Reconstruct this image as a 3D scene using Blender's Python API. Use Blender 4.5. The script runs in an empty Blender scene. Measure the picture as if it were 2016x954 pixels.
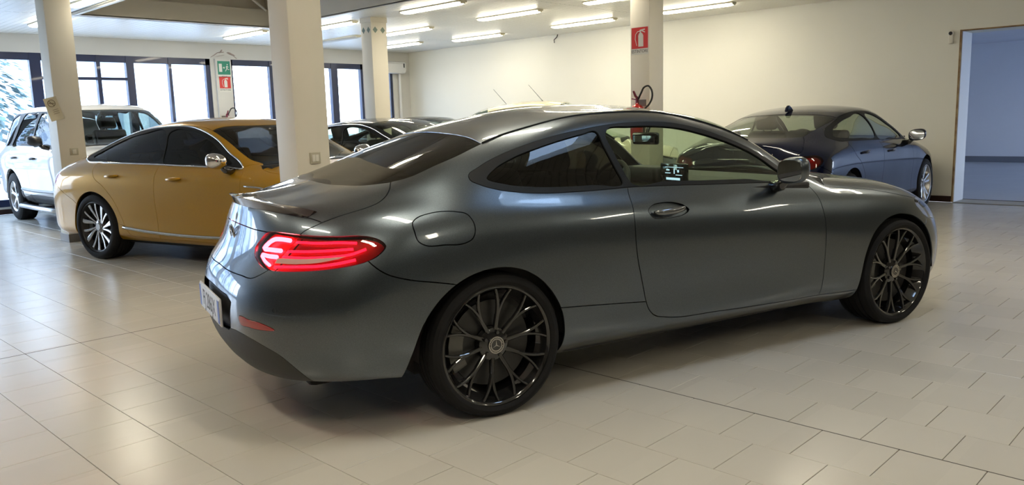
import bpy, bmesh, math, random
import numpy as np
from mathutils import Vector, Matrix
from mathutils.bvhtree import BVHTree
from mathutils.geometry import delaunay_2d_cdt
from mathutils.kdtree import KDTree
R = math.radians
PI = math.pi
SC = bpy.context.scene
COL = SC.collection

# ---------------------------------------------------------------- camera, sky, exposure
cam_d = bpy.data.cameras.new('camera')
cam = bpy.data.objects.new('camera', cam_d)
COL.objects.link(cam)
CAM = (-2.6947, -3.3298, 1.3279)
YAW, PITCH, ROLL, FPX = 0.80054, 0.15239, -0.02831, 1577.0
cam_d.sensor_fit = 'HORIZONTAL'
cam_d.sensor_width = 36.0
cam_d.lens = FPX / 2016.0 * 36.0
cam_d.clip_start = 0.05
cam_d.clip_end = 300
def camera_matrix():
    cy, sy, cp, sp = math.cos(YAW), math.sin(YAW), math.cos(PITCH), math.sin(PITCH)
    f = Vector((sy*cp, cy*cp, -sp)); r0 = Vector((cy, -sy, 0)); u0 = r0.cross(f)
    cr, sr = math.cos(ROLL), math.sin(ROLL)
    r = r0*cr + u0*sr; u = -r0*sr + u0*cr
    m = Matrix((r, u, -f)).transposed().to_4x4()
    m.translation = Vector(CAM)
    return m
cam.matrix_world = camera_matrix()
SC.camera = cam
SC.view_settings.view_transform = 'Standard'
SC.view_settings.look = 'None'
SC.view_settings.gamma = 1.0
SC.view_settings.exposure = 0.32
SC.view_settings.use_curve_mapping = False
SC.cycles.max_bounces = 8
SC.cycles.diffuse_bounces = 4
SC.cycles.glossy_bounces = 4
SC.cycles.transmission_bounces = 6
SC.cycles.transparent_max_bounces = 16
SC.cycles.caustics_reflective = False
SC.cycles.caustics_refractive = False
SC.cycles.sample_clamp_indirect = 6.0
SC.cycles.use_denoising = True

world = bpy.data.worlds.new('world')
SC.world = world
world.use_nodes = True
wn = world.node_tree.nodes; wl = world.node_tree.links
bg = wn['Background']
SKY = wn.new('ShaderNodeMix'); SKY.data_type = 'RGBA'
geo = wn.new('ShaderNodeTexCoord'); sep = wn.new('ShaderNodeSeparateXYZ')
mr = wn.new('ShaderNodeMapRange'); mr.inputs[1].default_value = -0.05; mr.inputs[2].default_value = 0.6
wl.new(geo.outputs['Generated'], sep.inputs[0]); wl.new(sep.outputs[2], mr.inputs[0]); wl.new(mr.outputs[0], SKY.inputs[0])
SKY.inputs[6].default_value = (0.86, 0.93, 1.0, 1)
SKY.inputs[7].default_value = (0.55, 0.74, 1.0, 1)
wl.new(SKY.outputs[2], bg.inputs[0])
bg.inputs[1].default_value = 9.0

# ---------------------------------------------------------------- helpers
def tag(o, label=None, cat=None, group=None, kind=None):
    if label: o['label'] = label
    if cat: o['category'] = cat
    if group: o['group'] = group
    if kind: o['kind'] = kind
    return o

MATS = {}
def mat(name, color=(.5, .5, .5), rough=.5, metal=0., coat=0., emit=None, estr=1., spec=.5, coat_rough=.03, trans=0., alpha=1.):
    if name in MATS: return MATS[name]
    m = bpy.data.materials.new(name); m.use_nodes = True
    b = m.node_tree.nodes['Principled BSDF']
    b.inputs['Base Color'].default_value = (*color, 1)
    b.inputs['Roughness'].default_value = rough
    b.inputs['Metallic'].default_value = metal
    b.inputs['Coat Weight'].default_value = coat
    b.inputs['Coat Roughness'].default_value = coat_rough
    b.inputs['Specular IOR Level'].default_value = spec
    b.inputs['Transmission Weight'].default_value = trans
    b.inputs['Alpha'].default_value = alpha
    if emit:
        b.inputs['Emission Color'].default_value = (*emit, 1)
        b.inputs['Emission Strength'].default_value = estr
    m.diffuse_color = (*color, 1)
    MATS[name] = m
    return m

def noise_mat(name, c1, c2, scale=3., rough=(.4, .5), bump=0., detail=4., metal=0., coat=0., spec=.5, ramp=(.35, .65)):
    """two-tone procedural surface: soft mottling, roughness variation, optional fine relief"""
    if name in MATS: return MATS[name]
    m = mat(name, c1, rough[0], metal, coat, spec=spec)
    nt = m.node_tree; n = nt.nodes; l = nt.links; b = n['Principled BSDF']
    tc = n.new('ShaderNodeTexCoord'); nz = n.new('ShaderNodeTexNoise')
    nz.inputs['Scale'].default_value = scale; nz.inputs['Detail'].default_value = detail
    l.new(tc.outputs['Object'], nz.inputs['Vector'])
    cr = n.new('ShaderNodeValToRGB')
    cr.color_ramp.elements[0].position = ramp[0]; cr.color_ramp.elements[1].position = ramp[1]
    cr.color_ramp.elements[0].color = (*c1, 1); cr.color_ramp.elements[1].color = (*c2, 1)
    l.new(nz.outputs[0], cr.inputs[0]); l.new(cr.outputs[0], b.inputs['Base Color'])
    mp = n.new('ShaderNodeMapRange'); mp.inputs[3].default_value = rough[0]; mp.inputs[4].default_value = rough[1]
    l.new(nz.outputs[0], mp.inputs[0]); l.new(mp.outputs[0], b.inputs['Roughness'])
    if bump:
        n2 = n.new('ShaderNodeTexNoise'); n2.inputs['Scale'].default_value = scale*25
        l.new(tc.outputs['Object'], n2.inputs['Vector'])
        bp = n.new('ShaderNodeBump'); bp.inputs['Strength'].default_value = bump; bp.inputs['Distance'].default_value = .002
        l.new(n2.outputs[0], bp.inputs['Height']); l.new(bp.outputs[0], b.inputs['Normal'])
    return m

def paint_mat(name, color, metal=.6, rough=.38, coat=1.0, flake=.25, spec=.5):
    """car paint: fine metal flake base under clear coat"""
    m = mat(name, color, rough, metal, coat, spec=spec)
    nt = m.node_tree; n = nt.nodes; l = nt.links; b = n['Principled BSDF']
    if flake and not any(x.type == 'TEX_VORONOI' for x in n):
        tc = n.new('ShaderNodeTexCoord'); v = n.new('ShaderNodeTexVoronoi'); v.inputs['Scale'].default_value = 900
        l.new(tc.outputs['Object'], v.inputs['Vector'])
        mx = n.new('ShaderNodeMix'); mx.data_type = 'RGBA'
        mx.inputs[6].default_value = (*[c*(1-flake) for c in color], 1)
        mx.inputs[7].default_value = (*[min(1, c*(1+flake)) for c in color], 1)
        s = n.new('ShaderNodeSeparateColor'); l.new(v.outputs['Color'], s.inputs[0]); l.new(s.outputs[0], mx.inputs[0])
        l.new(mx.outputs[2], b.inputs['Base Color'])
    return m

def glass_mat(name, tint, rough=.0, ior=1.5, refl=1.0):
    """thin sheet glass: tinted see-through plus mirror reflection that grows at grazing angles"""
    if name in MATS: return MATS[name]
    m = bpy.data.materials.new(name); m.use_nodes = True
    nt = m.node_tree; n = nt.nodes; l = nt.links
    n.remove(n['Principled BSDF'])
    tr = n.new('ShaderNodeBsdfTransparent'); tr.inputs[0].default_value = (*tint, 1)
    gl = n.new('ShaderNodeBsdfGlossy'); gl.inputs['Roughness'].default_value = rough; gl.inputs[0].default_value = (refl, refl, refl, 1)
    fr = n.new('ShaderNodeFresnel'); ge = n.new('ShaderNodeNewGeometry'); mi = n.new('ShaderNodeMix')
    mi.inputs[2].default_value = ior; mi.inputs[3].default_value = 1/ior      # same reflection seen from either side of the sheet
    l.new(ge.outputs['Backfacing'], mi.inputs[0]); l.new(mi.outputs[0], fr.inputs[0])
    mx = n.new('ShaderNodeMixShader')
    l.new(fr.outputs[0], mx.inputs[0]); l.new(tr.outputs[0], mx.inputs[1]); l.new(gl.outputs[0], mx.inputs[2])
    l.new(mx.outputs[0], n['Material Output'].inputs[0])
    MATS[name] = m
    return m

def new_obj(name, me, m, parent=None, smooth=True):
    o = bpy.data.objects.new(name, me); COL.objects.link(o)
    if m is not None:
        for x in (m if isinstance(m, (list, tuple)) else [m]): me.materials.append(x)
    if parent: o.parent = parent
    return o

def mesh_from(name, V, F, m, parent=None, smooth=False, mi=None):
    me = bpy.data.meshes.new(name); me.from_pydata([tuple(v) for v in V], [], [tuple(f) for f in F])
    if smooth: me.polygons.foreach_set('use_smooth', [True]*len(me.polygons))
    if mi: me.polygons.foreach_set('material_index', mi)
    me.update()
    return new_obj(name, me, m, parent)

def bm_obj(name, bm, m, parent=None, smooth=False, angle=None):
    me = bpy.data.meshes.new(name)
    bmesh.ops.recalc_face_normals(bm, faces=bm.faces)
    bm.to_mesh(me); bm.free()
    if smooth:
        me.polygons.foreach_set('use_smooth', [True]*len(me.polygons))
        if angle: me.set_sharp_from_angle(angle=R(angle))
    return new_obj(name, me, m, parent)

def empty(name, loc=(0, 0, 0), rz=0., parent=None):
    o = bpy.data.objects.new(name, None); COL.objects.link(o)
    o.location = loc; o.rotation_euler = (0, 0, rz); o.empty_display_size = .1
    if parent: o.parent = parent
    return o

def add_box(bm, lo, hi, bevel=0., seg=2):
    lo = Vector(lo); hi = Vector(hi)
    r = bmesh.ops.create_cube(bm, size=1)
    for v in r['verts']:
        v.co = Vector([(lo[i]+hi[i])/2 + v.co[i]*(hi[i]-lo[i]) for i in range(3)])
    if bevel:
        es = list({e for v in r['verts'] for e in v.link_edges})
        bmesh.ops.bevel(bm, geom=es, offset=bevel, segments=seg, profile=.6, affect='EDGES')
def box(name, lo, hi, m, parent=None, bevel=0., seg=2):
    bm = bmesh.new(); add_box(bm, lo, hi, bevel, seg)
    return bm_obj(name, bm, m, parent, smooth=bevel > 0, angle=40)

def add_tube(bm, pts, rad, seg=8, cap=True):
    pts = [Vector(p) for p in pts]; n = len(pts)
    rads = rad if isinstance(rad, (list, tuple)) else [rad]*n
    rings = []; prev = None
    for i, p in enumerate(pts):
        t = (pts[min(i+1, n-1)] - pts[max(i-1, 0)]).normalized()
        if prev is None:
            a = Vector((0, 0, 1)) if abs(t.z) < .9 else Vector((1, 0, 0))
            u = t.cross(a).normalized()
        else:
            u = (prev - t*prev.dot(t)).normalized()
        prev = u; w = t.cross(u)
        rings.append([bm.verts.new(p + (u*math.cos(2*PI*k/seg) + w*math.sin(2*PI*k/seg))*rads[i]) for k in range(seg)])
    for a, b in zip(rings, rings[1:]):
        for k in range(seg): bm.faces.new((a[k], a[(k+1) % seg], b[(k+1) % seg], b[k]))
    if cap:
        bm.faces.new(rings[0][::-1]); bm.faces.new(rings[-1])
def tube(name, pts, rad, m, parent=None, seg=8):
    bm = bmesh.new(); add_tube(bm, pts, rad, seg)
    return bm_obj(name, bm, m, parent, smooth=True, angle=50)

def add_lathe(bm, prof, seg=48, axis='y', org=(0, 0, 0), closed=False):
    """prof: (radius, offset along axis)"""
    org = Vector(org); rings = []
    for r, h in prof:
        ring = []
        for k in range(seg):
            a = 2*PI*k/seg; c, s = math.cos(a)*r, math.sin(a)*r
            ring.append(bm.verts.new(org + (Vector((c, h, s)) if axis == 'y' else Vector((c, s, h)) if axis == 'z' else Vector((h, c, s)))))
        rings.append(ring)
    pr = list(zip(rings, rings[1:])) + ([(rings[-1], rings[0])] if closed else [])
    for a, b in pr:
        for k in range(seg): bm.faces.new((a[k], a[(k+1) % seg], b[(k+1) % seg], b[k]))
    return rings
def lathe(name, prof, m, parent=None, seg=48, axis='y', org=(0, 0, 0), closed=False, angle=35, cap=(False, False)):
    bm = bmesh.new(); r = add_lathe(bm, prof, seg, axis, org, closed)
    if cap[0]: bm.faces.new(r[0])
    if cap[1]: bm.faces.new(r[-1])
    return bm_obj(name, bm, m, parent, smooth=True, angle=angle)

def add_prism(bm, poly, d0, d1, plane='xz'):
    """extrude a 2D polygon; plane names the polygon's two axes, d0..d1 runs along the third"""
    def P(a, b, d):
        return (a, d, b) if plane == 'xz' else (a, b, d) if plane == 'xy' else (d, a, b)
    A = [bm.verts.new(P(a, b, d0)) for a, b in poly]; B = [bm.verts.new(P(a, b, d1)) for a, b in poly]
    bm.faces.new(A); bm.faces.new(B[::-1])
    for i in range(len(A)):
        j = (i+1) % len(A); bm.faces.new((A[i], B[i], B[j], A[j]))
def prism(name, poly, d0, d1, m, parent=None, plane='xz'):
    bm = bmesh.new(); add_prism(bm, poly, d0, d1, plane)
    return bm_obj(name, bm, m, parent)

def text_obj(name, s, size, mtx, m, parent=None, ext=.0006, align='CENTER', sx=1.):
    cu = bpy.data.curves.new(name, 'FONT'); cu.body = s; cu.size = size; cu.extrude = ext
    cu.align_x = align; cu.align_y = 'CENTER'
    o = bpy.data.objects.new(name, cu); COL.objects.link(o)
    dg = bpy.context.evaluated_depsgraph_get()
    me = bpy.data.meshes.new_from_object(o.evaluated_get(dg))
    bpy.data.objects.remove(o)
    me.transform(Matrix.Diagonal((sx, 1, 1, 1))); me.transform(mtx)
    me.materials.clear()
    return new_obj(name, me, m, parent)

# ---------------------------------------------------------------- car bodies
def pchip(xs, ys, q):
    xs = np.asarray(xs, float); ys = np.asarray(ys, float); h = np.diff(xs); d = np.diff(ys)/h
    m = np.zeros(len(xs))
    for i in range(1, len(xs)-1):
        if d[i-1]*d[i] > 0:
            w1 = 2*h[i]+h[i-1]; w2 = h[i]+2*h[i-1]; m[i] = (w1+w2)/(w1/d[i-1]+w2/d[i])
    m[0] = d[0]; m[-1] = d[-1]
    q = np.clip(q, xs[0], xs[-1]); k = np.clip(np.searchsorted(xs, q)-1, 0, len(xs)-2)
    t = (q-xs[k])/h[k]
    return (1+2*t)*(1-t)**2*ys[k] + t*(1-t)**2*h[k]*m[k] + t*t*(3-2*t)*ys[k+1] + t*t*(t-1)*h[k]*m[k+1]

class Surf:
    """Right half (y<0) of a car's outer skin: rows of control curves from sill to centre line,
    each row running from the rear end to the front end, smoothed into one surface."""
    def __init__(s, X, rows, x0, x1, rr=(.7, 2.5), rf=(.8, 2.3), sig=.045, nv=5):
        nr = len(rows)
        g = np.arange(X[0]-.05, X[-1]+.06, .01)
        ker = np.exp(-.5*(np.arange(-20, 21)*.01/sig)**2); ker /= ker.sum()
        def smooth(v):
            f = pchip(X, v, g); e = np.concatenate([np.full(20, f[0]), f, np.full(20, f[-1])])
            return np.convolve(e, ker, 'valid')
        Y = [smooth([c[0] for c in r]) for r in rows]; Z = [smooth([c[1] for c in r]) for r in rows]
        a = np.linspace(0, 1, 34)**2; mid = np.linspace(0, 1, 150)
        t = np.concatenate([.10*a[:-1], .10+.80*mid, 1-.10*a[::-1][1:]])
        C = np.zeros((nr, len(t), 3))
        for k in range(nr):
            x = x0[k]+(x1[k]-x0[k])*t
            r1, p1 = (rr[k] if isinstance(rr, list) else rr); r2, p2 = (rf[k] if isinstance(rf, list) else rf)
            e = lambda d, r, p: (1-np.clip(1-d/r, 0, 1)**p)**(1/p)
            y = np.interp(x, g, Y[k])*e(x-x0[k], r1, p1)*e(x1[k]-x, r2, p2)
            C[k] = np.stack([x, -y, np.interp(x, g, Z[k])], 1)
        # mirror across the centre line, extend the sill end
        M = C[[nr-2, nr-3]].copy(); M[:, :, 1] *= -1
        C = np.concatenate([(2*C[0]-C[1])[None], C, M], 0)
        out = []
        for i in range(0, nr):
            for j in range(nv):
                u = j/nv
                b = ((1-u)**3/6, (3*u**3-6*u*u+4)/6, (-3*u**3+3*u*u+3*u+1)/6, u**3/6)
                out.append(sum(b[q]*C[i+q] for q in range(4)))
        G = np.array(out)                                   # rows x stations x 3
        L = G[:, 1:2].copy(); L[:, :, 1] *= -1; Q = G[:, -2:-1].copy(); Q[:, :, 1] *= -1
        G = np.concatenate([L, G, Q], 1)
        s.G = G
        nv_, nu = G.shape[:2]
        V = G.reshape(-1, 3)
        a = np.arange(nv_-1)[:, None]*nu + np.arange(nu-1)[None]; a = a.ravel()
        T = np.concatenate([np.stack([a, a+1, a+nu+1], 1), np.stack([a, a+nu+1, a+nu], 1)])
        fn = np.cross(V[T[:, 1]]-V[T[:, 0]], V[T[:, 2]]-V[T[:, 0]])
        N = np.zeros_like(V)
        for q in range(3): np.add.at(N, T[:, q], fn)
        ln = np.linalg.norm(N, axis=1, keepdims=True); N /= np.maximum(ln, 1e-12)
        keep = np.linalg.norm(fn, axis=1) > 1e-11
        T = T[keep]
        s.V, s.T, s.N = V, T, N
        s.bvh = BVHTree.FromPolygons([tuple(v) for v in V], [tuple(int(q) for q in t) for t in T])
        # orientation: make normals point outward (away from y=0,z=.6 axis)
        loc, nn = s.hit(Vector((.9, -3, .6)), Vector((0, 1, 0)))
        if nn.y > 0: s.N = -s.N
    def nrm(s, loc, i):
        t = s.T[i]; A, B, Cc = s.V[t[0]], s.V[t[1]], s.V[t[2]]
        p = np.array(loc); v0, v1, v2 = B-A, Cc-A, p-A
        d00, d01, d11, d20, d21 = v0@v0, v0@v1, v1@v1, v2@v0, v2@v1
        den = d00*d11-d01*d01
        if abs(den) < 1e-16: return Vector(s.N[t[0]])
        b = (d11*d20-d01*d21)/den; c = (d00*d21-d01*d20)/den
        n = s.N[t[0]]*(1-b-c)+s.N[t[1]]*b+s.N[t[2]]*c
        return Vector(n).normalized()
    def hit(s, o, d):
        loc, n, i, dist = s.bvh.ray_cast(o, d)
        if loc is None: return None, None
        return loc, s.nrm(loc, i)
    def near(s, p):
        loc, n, i, d = s.bvh.find_nearest(Vector(p)); return loc, s.nrm(loc, i)
    # points given in a view, found on the skin
    def side(s, pts): return [s.hit(Vector((x, -3, z)), Vector((0, 1, 0)))[0] or s.near((x, -.8, z))[0] for x, z in pts]
    def top(s, pts): return [s.hit(Vector((x, -abs(y), 4)), Vector((0, 0, -1)))[0] or s.near((x, -abs(y), 1))[0] for x, y in pts]
    def rear(s, pts): return [s.hit(Vector((-4, -abs(y), z)), Vector((1, 0, 0)))[0] or s.near((-1, -abs(y), z))[0] for y, z in pts]
    def front(s, pts): return [s.hit(Vector((8, -abs(y), z)), Vector((-1, 0, 0)))[0] or s.near((3.6, -abs(y), z))[0] for y, z in pts]
    def snap(s, pts): return [s.near(p)[0] for p in pts]

class Ortho:
    def __init__(s, d, up=(0, 0, 1)):
        s.d = Vector(d).normalized(); s.u = s.d.cross(Vector(up)).normalized(); s.v = s.u.cross(s.d)
    def proj(s, p): p = Vector(p); return Vector((p.dot(s.u), p.dot(s.v)))
    def ray(s, q): return s.u*q[0]+s.v*q[1]-s.d*8, s.d
class Cyl:
    """unrolls the body around a vertical axis at x=xc"""
    def __init__(s, xc, rad=.9): s.xc, s.r = xc, rad
    def proj(s, p): return Vector((math.atan2(p[1], p[0]-s.xc)*s.r if False else math.atan2(-p[1], s.xc-p[0])*s.r, p[2]))
    def ray(s, q):
        a = q[0]/s.r; d = Vector((math.cos(a), math.sin(a), 0))
        return Vector((s.xc, 0, q[1])) - d*6, d
class CylF(Cyl):
    def proj(s, p): return Vector((math.atan2(-p[1], p[0]-s.xc)*s.r, p[2]))
    def ray(s, q):
        a = q[0]/s.r; d = Vector((-math.cos(a), math.sin(a), 0))
        return Vector((s.xc, 0, q[1])) - d*6, d

def spline(pts, step=.03, closed=False):
    """smooth 3D polyline through points (centripetal-ish Catmull-Rom)"""
    P = [Vector(p) for p in pts]; n = len(P)
    if n < 3 and not closed:
        k = max(1, int((P[1]-P[0]).length/step)); return [P[0].lerp(P[1], i/k) for i in range(k+1)]
    out = []
    for i in range(n if closed else n-1):
        p1, p2 = P[i], P[(i+1) % n]
        p0 = P[(i-1) % n] if closed or i > 0 else p1*2-p2
        p3 = P[(i+2) % n] if closed or i+2 < n else p2*2-p1
        l = (p2-p1).length; k = max(1, int(math.ceil(l/step)))
        l0 = max((p1-p0).length, 1e-5); l2 = max((p3-p2).length, 1e-5); l = max(l, 1e-5)
        m1 = ((p1-p0)/l0*l + (p2-p1)/l*l0)/(l0+l)*l if True else 0
        m2 = ((p2-p1)/l*l2 + (p3-p2)/l2*l)/(l+l2)*l
        for j in range(k):
            t = j/k; t2, t3 = t*t, t*t*t
            out.append(p1*(2*t3-3*t2+1)+m1*(t3-2*t2+t)+p2*(-2*t3+3*t2)+m2*(t3-t2))
    if not closed: out.append(P[-1])
    return out
def poly(pts, step=.03):
    out = []
    for a, b in zip(pts, pts[1:]):
        a, b = Vector(a), Vector(b); k = max(1, int(math.ceil((b-a).length/step)))
        out += [a.lerp(b, i/k) for i in range(k)]
    return out+[Vector(pts[-1])]

def partition(S, dom, lines, seeds, h=.035, snapd=.004):
    """cut the skin into panels: lines are 3D polylines on it, seeds name the regions between them"""
    V2 = []; E = []
    for L in lines:
        q = [dom.proj(p) for p in L]; idx = []
        for p in q:
            V2.append(p); idx.append(len(V2)-1)
        E += list(zip(idx, idx[1:]))
    kd = KDTree(len(V2))
    for i, p in enumerate(V2): kd.insert((p[0], p[1], 0), i)
    kd.balance()
    lo = [min(p[i] for p in V2) for i in (0, 1)]; hi = [max(p[i] for p in V2) for i in (0, 1)]
    ny = int((hi[1]-lo[1])/(h*.866))+1; nx = int((hi[0]-lo[0])/h)+1
    for j in range(ny):
        for i in range(nx):
            p = (lo[0]+(i+.5*(j % 2))*h, lo[1]+j*h*.866)
            if kd.find((p[0], p[1], 0))[2] > h*.55: V2.append(Vector(p))
    r = delaunay_2d_cdt(V2, E, [], 0, 1e-5)
    vo, eo, fo, _, oe, _ = r
    cons = {tuple(sorted(eo[i])) for i in range(len(eo)) if any(k >= 0 for k in oe[i]) and len(oe[i]) > 0}
    e2f = {}
    for fi, f in enumerate(fo):
        for a, b in zip(f, list(f[1:])+[f[0]]): e2f.setdefault((min(a, b), max(a, b)), []).append(fi)
    nb = [[] for _ in fo]
    for e, fs in e2f.items():
        if e in cons or len(fs) < 2: continue
        nb[fs[0]].append(fs[1]); nb[fs[1]].append(fs[0])
    lab = [-1]*len(fo); comp = 0
    for i in range(len(fo)):
        if lab[i] >= 0: continue
        st = [i]; lab[i] = comp
        while st:
            a = st.pop()
            for b in nb[a]:
                if lab[b] < 0: lab[b] = comp; st.append(b)
        comp += 1
    def locate(q):
        for fi, f in enumerate(fo):
            a, b, c = (vo[k] for k in f[:3])
            d1 = (q[0]-b[0])*(a[1]-b[1])-(a[0]-b[0])*(q[1]-b[1])
            d2 = (q[0]-c[0])*(b[1]-c[1])-(b[0]-c[0])*(q[1]-c[1])
            d3 = (q[0]-a[0])*(c[1]-a[1])-(c[0]-a[0])*(q[1]-a[1])
            if not ((d1 < 0 or d2 < 0 or d3 < 0) and (d1 > 0 or d2 > 0 or d3 > 0)): return lab[fi]
        return None
    cache = {}
    def lift(k):
        if k not in cache:
            o, d = dom.ray(vo[k]); loc, n = S.hit(o, d)
            if loc is None:
                # just off the edge of the skin: nearest point to where the ray passes
                best = None
                for tt in np.linspace(2, 12, 60):
                    p = o+d*float(tt); l2, _, _, dd = S.bvh.find_nearest(p)
                    if best is None or dd < best[0]: best = (dd, p)
                loc, n = S.near(best[1])
            cache[k] = (loc, n)
        return cache[k]
    out = {}
    for name, sp in seeds.items():
        sps = sp if isinstance(sp, list) else [sp]
        ids = {locate(dom.proj(p)) for p in sps}
        fs = [fo[i] for i in range(len(fo)) if lab[i] in ids]
        vid = sorted({k for f in fs for k in f}); m = {k: i for i, k in enumerate(vid)}
        pts = [lift(k) for k in vid]
        F = []
        for f in fs:
            t = [m[k] for k in f]; a, b, c = (pts[k][0] for k in t)
            nn = (b-a).cross(c-a)
            if nn.length < 1e-10: continue
            if nn.dot(pts[t[0]][1]+pts[t[1]][1]+pts[t[2]][1]) < 0: t = t[::-1]
            F.append(t)
        out[name] = ([p[0].copy() for p in pts], [p[1].copy() for p in pts], F)
    return out

def panel_mesh(name, VNF, m, parent, gap=.0022, skirt=.014, off=0., merge=False, mirror=False, closed_back=0.):
    """turn a cut region into a real panel: edges pulled back from the joint and folded inward"""
    V, N, F = VNF
    V = [v.copy() for v in V]; N = [n.copy() for n in N]; F = [list(f) for f in F]
    if off: V = [v+n*off for v, n in zip(V, N)]
    cnt = {}
    for f in F:
        for a, b in zip(f, f[1:]+f[:1]):
            cnt[(a, b)] = f
    bnd = [(a, b) for (a, b) in cnt if (b, a) not in cnt]
    onc = lambda i: merge and abs(V[i].y) < .004
    bnd = [(a, b) for a, b in bnd if not (onc(a) and onc(b))]
    inw = {}
    for a, b in bnd:
        e = (V[b]-V[a]); n = N[a]+N[b]; w = n.cross(e)
        if w.length > 1e-9:
            w.normalize(); inw[a] = inw.get(a, Vector())+w; inw[b] = inw.get(b, Vector())+w
    for i, w in inw.items():
        if w.length > 1e-6:
            w.normalize()
            if onc(i): w.y = 0
            V[i] = V[i]+w*gap
    if merge:
        for i in range(len(V)):
            if onc(i): V[i].y = 0; N[i].y = 0; N[i].normalize()
    nv = len(V); NN = list(N)
    if skirt:
        # folded edge: own vertices so the face normals stay clean
        top = {}; low = {}
        for a, b in bnd:
            for i in (a, b):
                if i not in top:
                    w = inw.get(i, Vector()).normalized()
                    top[i] = len(V); V.append(V[i].copy()); NN.append((N[i]*.4-w).normalized())
                    low[i] = len(V); V.append(V[i]-N[i]*skirt); NN.append((-w-N[i]*.2).normalized())
        for a, b in bnd:
            F.append([b, a, low[a], low[b]] if False else [top[b], top[a], low[a], low[b]])
    if mirror:
        V = [Vector((v.x, -v.y, v.z)) for v in V]; NN = [Vector((n.x, -n.y, n.z)) for n in NN]; F = [f[::-1] for f in F]
    if merge:
        n0 = len(V); mp = {}
        for i in range(n0):
            if abs(V[i].y) < 1e-6: mp[i] = i
            else:
                mp[i] = len(V); V.append(Vector((V[i].x, -V[i].y, V[i].z))); NN.append(Vector((NN[i].x, -NN[i].y, NN[i].z)))
        F += [[mp[k] for k in f[::-1]] for f in list(F)]
    me = bpy.data.meshes.new(name)
    me.from_pydata([tuple(v) for v in V], [], F)
    me.polygons.foreach_set('use_smooth', [True]*len(me.polygons))
    me.update()
    if len(me.vertices) == len(NN): me.normals_split_custom_set_from_vertices([tuple(n) for n in NN])
    return new_obj(name, me, m, parent)

# ---------------------------------------------------------------- room shell
H = 2.957
X0, X1, Y0, Y1 = -6.0, 9.7, -9.0, 11.95
M_WALL = noise_mat('wall_plaster', (.79, .78, .70), (.76, .75, .67), .6, (.55, .65), .15, 3)
M_WALL2 = noise_mat('window_wall_plaster', (.66, .65, .61), (.62, .61, .57), .8, (.6, .7), .2, 3)
M_DARKW = noise_mat('unseen_wall_dark', (.13, .115, .10), (.17, .15, .13), 1.5, (.5, .6), .1)  # invented dark tone for the unseen walls, keeps reflections in the cars black
M_COLN = noise_mat('column_paint', (.79, .75, .645), (.76, .715, .605), 1.2, (.45, .55), .15, 3)
M_FRAME = mat('window_frame_navy', (.016, .026, .075), .35, 0, .2)
M_GROUT = noise_mat('grout', (.22, .20, .17), (.16, .145, .12), 6, (.8, .9))
M_PLINTH = noise_mat('plinth_grey', (.16, .15, .15), (.2, .19, .18), 5, (.4, .5))
M_SLAT = mat('ceiling_slat_white', (.88, .87, .82), .35)

def struct(o, label=None):
    o['kind'] = 'structure'
    if label: o['label'] = label
    return o

# floor tiles: running bond, every tile its own slab
def tile_mat():
    m = mat('floor_tile', (.56, .51, .44), .3, 0, 0)
    nt = m.node_tree; n = nt.nodes; l = nt.links; b = n['Principled BSDF']
    g = n.new('ShaderNodeNewGeometry')
    big = n.new('ShaderNodeTexNoise'); big.inputs['Scale'].default_value = .9; big.inputs['Detail'].default_value = 5
    l.new(g.outputs['Position'], big.inputs['Vector'])
    cell = n.new('ShaderNodeTexWhiteNoise')
    sc = n.new('ShaderNodeVectorMath'); sc.operation = 'MULTIPLY'; sc.inputs[1].default_value = (1/.3125, 1/.3075, 0)
    fl = n.new('ShaderNodeVectorMath'); fl.operation = 'FLOOR'
    ad = n.new('ShaderNodeVectorMath'); ad.operation = 'ADD'; ad.inputs[1].default_value = (.123, .066, 0)
    l.new(g.outputs['Position'], ad.inputs[0]); l.new(ad.outputs[0], sc.inputs[0]); l.new(sc.outputs[0], fl.inputs[0]); l.new(fl.outputs[0], cell.inputs[0])
    st = n.new('ShaderNodeTexNoise'); st.inputs['Scale'].default_value = 2.6; st.inputs['Detail'].default_value = 8; st.inputs['Roughness'].default_value = .7
    l.new(g.outputs['Position'], st.inputs['Vector'])
    cr = n.new('ShaderNodeValToRGB'); cr.color_ramp.elements[0].position = .3; cr.color_ramp.elements[1].position = .7
    cr.color_ramp.elements[0].color = (.58, .55, .485, 1); cr.color_ramp.elements[1].color = (.625, .595, .53, 1)
    l.new(big.outputs[0], cr.inputs[0])
    r2 = n.new('ShaderNodeValToRGB'); r2.color_ramp.elements[0].position = .68; r2.color_ramp.elements[1].position = .80
    r2.color_ramp.elements[0].color = (0, 0, 0, 1); r2.color_ramp.elements[1].color = (.35, .35, .35, 1)
    l.new(st.outputs[0], r2.inputs[0])
    mx = n.new('ShaderNodeMix'); mx.data_type = 'RGBA'; mx.inputs[7].default_value = (.42, .35, .26, 1)
    l.new(r2.outputs[0], mx.inputs[0]); l.new(cr.outputs[0], mx.inputs[6])
    hv = n.new('ShaderNodeHueSaturation'); mp = n.new('ShaderNodeMapRange'); mp.inputs[3].default_value = .965; mp.inputs[4].default_value = 1.03
    l.new(cell.outputs['Value'], mp.inputs[0]); l.new(mp.outputs[0], hv.inputs['Value']); l.new(mx.outputs[2], hv.inputs['Color'])
    l.new(hv.outputs[0], b.inputs['Base Color'])
    rr = n.new('ShaderNodeMapRange'); rr.inputs[3].default_value = .17; rr.inputs[4].default_value = .30
    l.new(st.outputs[0], rr.inputs[0]); l.new(rr.outputs[0], b.inputs['Roughness'])
    return m
M_TILE = tile_mat()
fl = struct(box('floor', (X0, Y0, -.10), (X1+.02, Y1, -.004), M_GROUT), 'pale beige square floor tiles laid in staggered rows')
TX, TY = .3125, .3075
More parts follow.
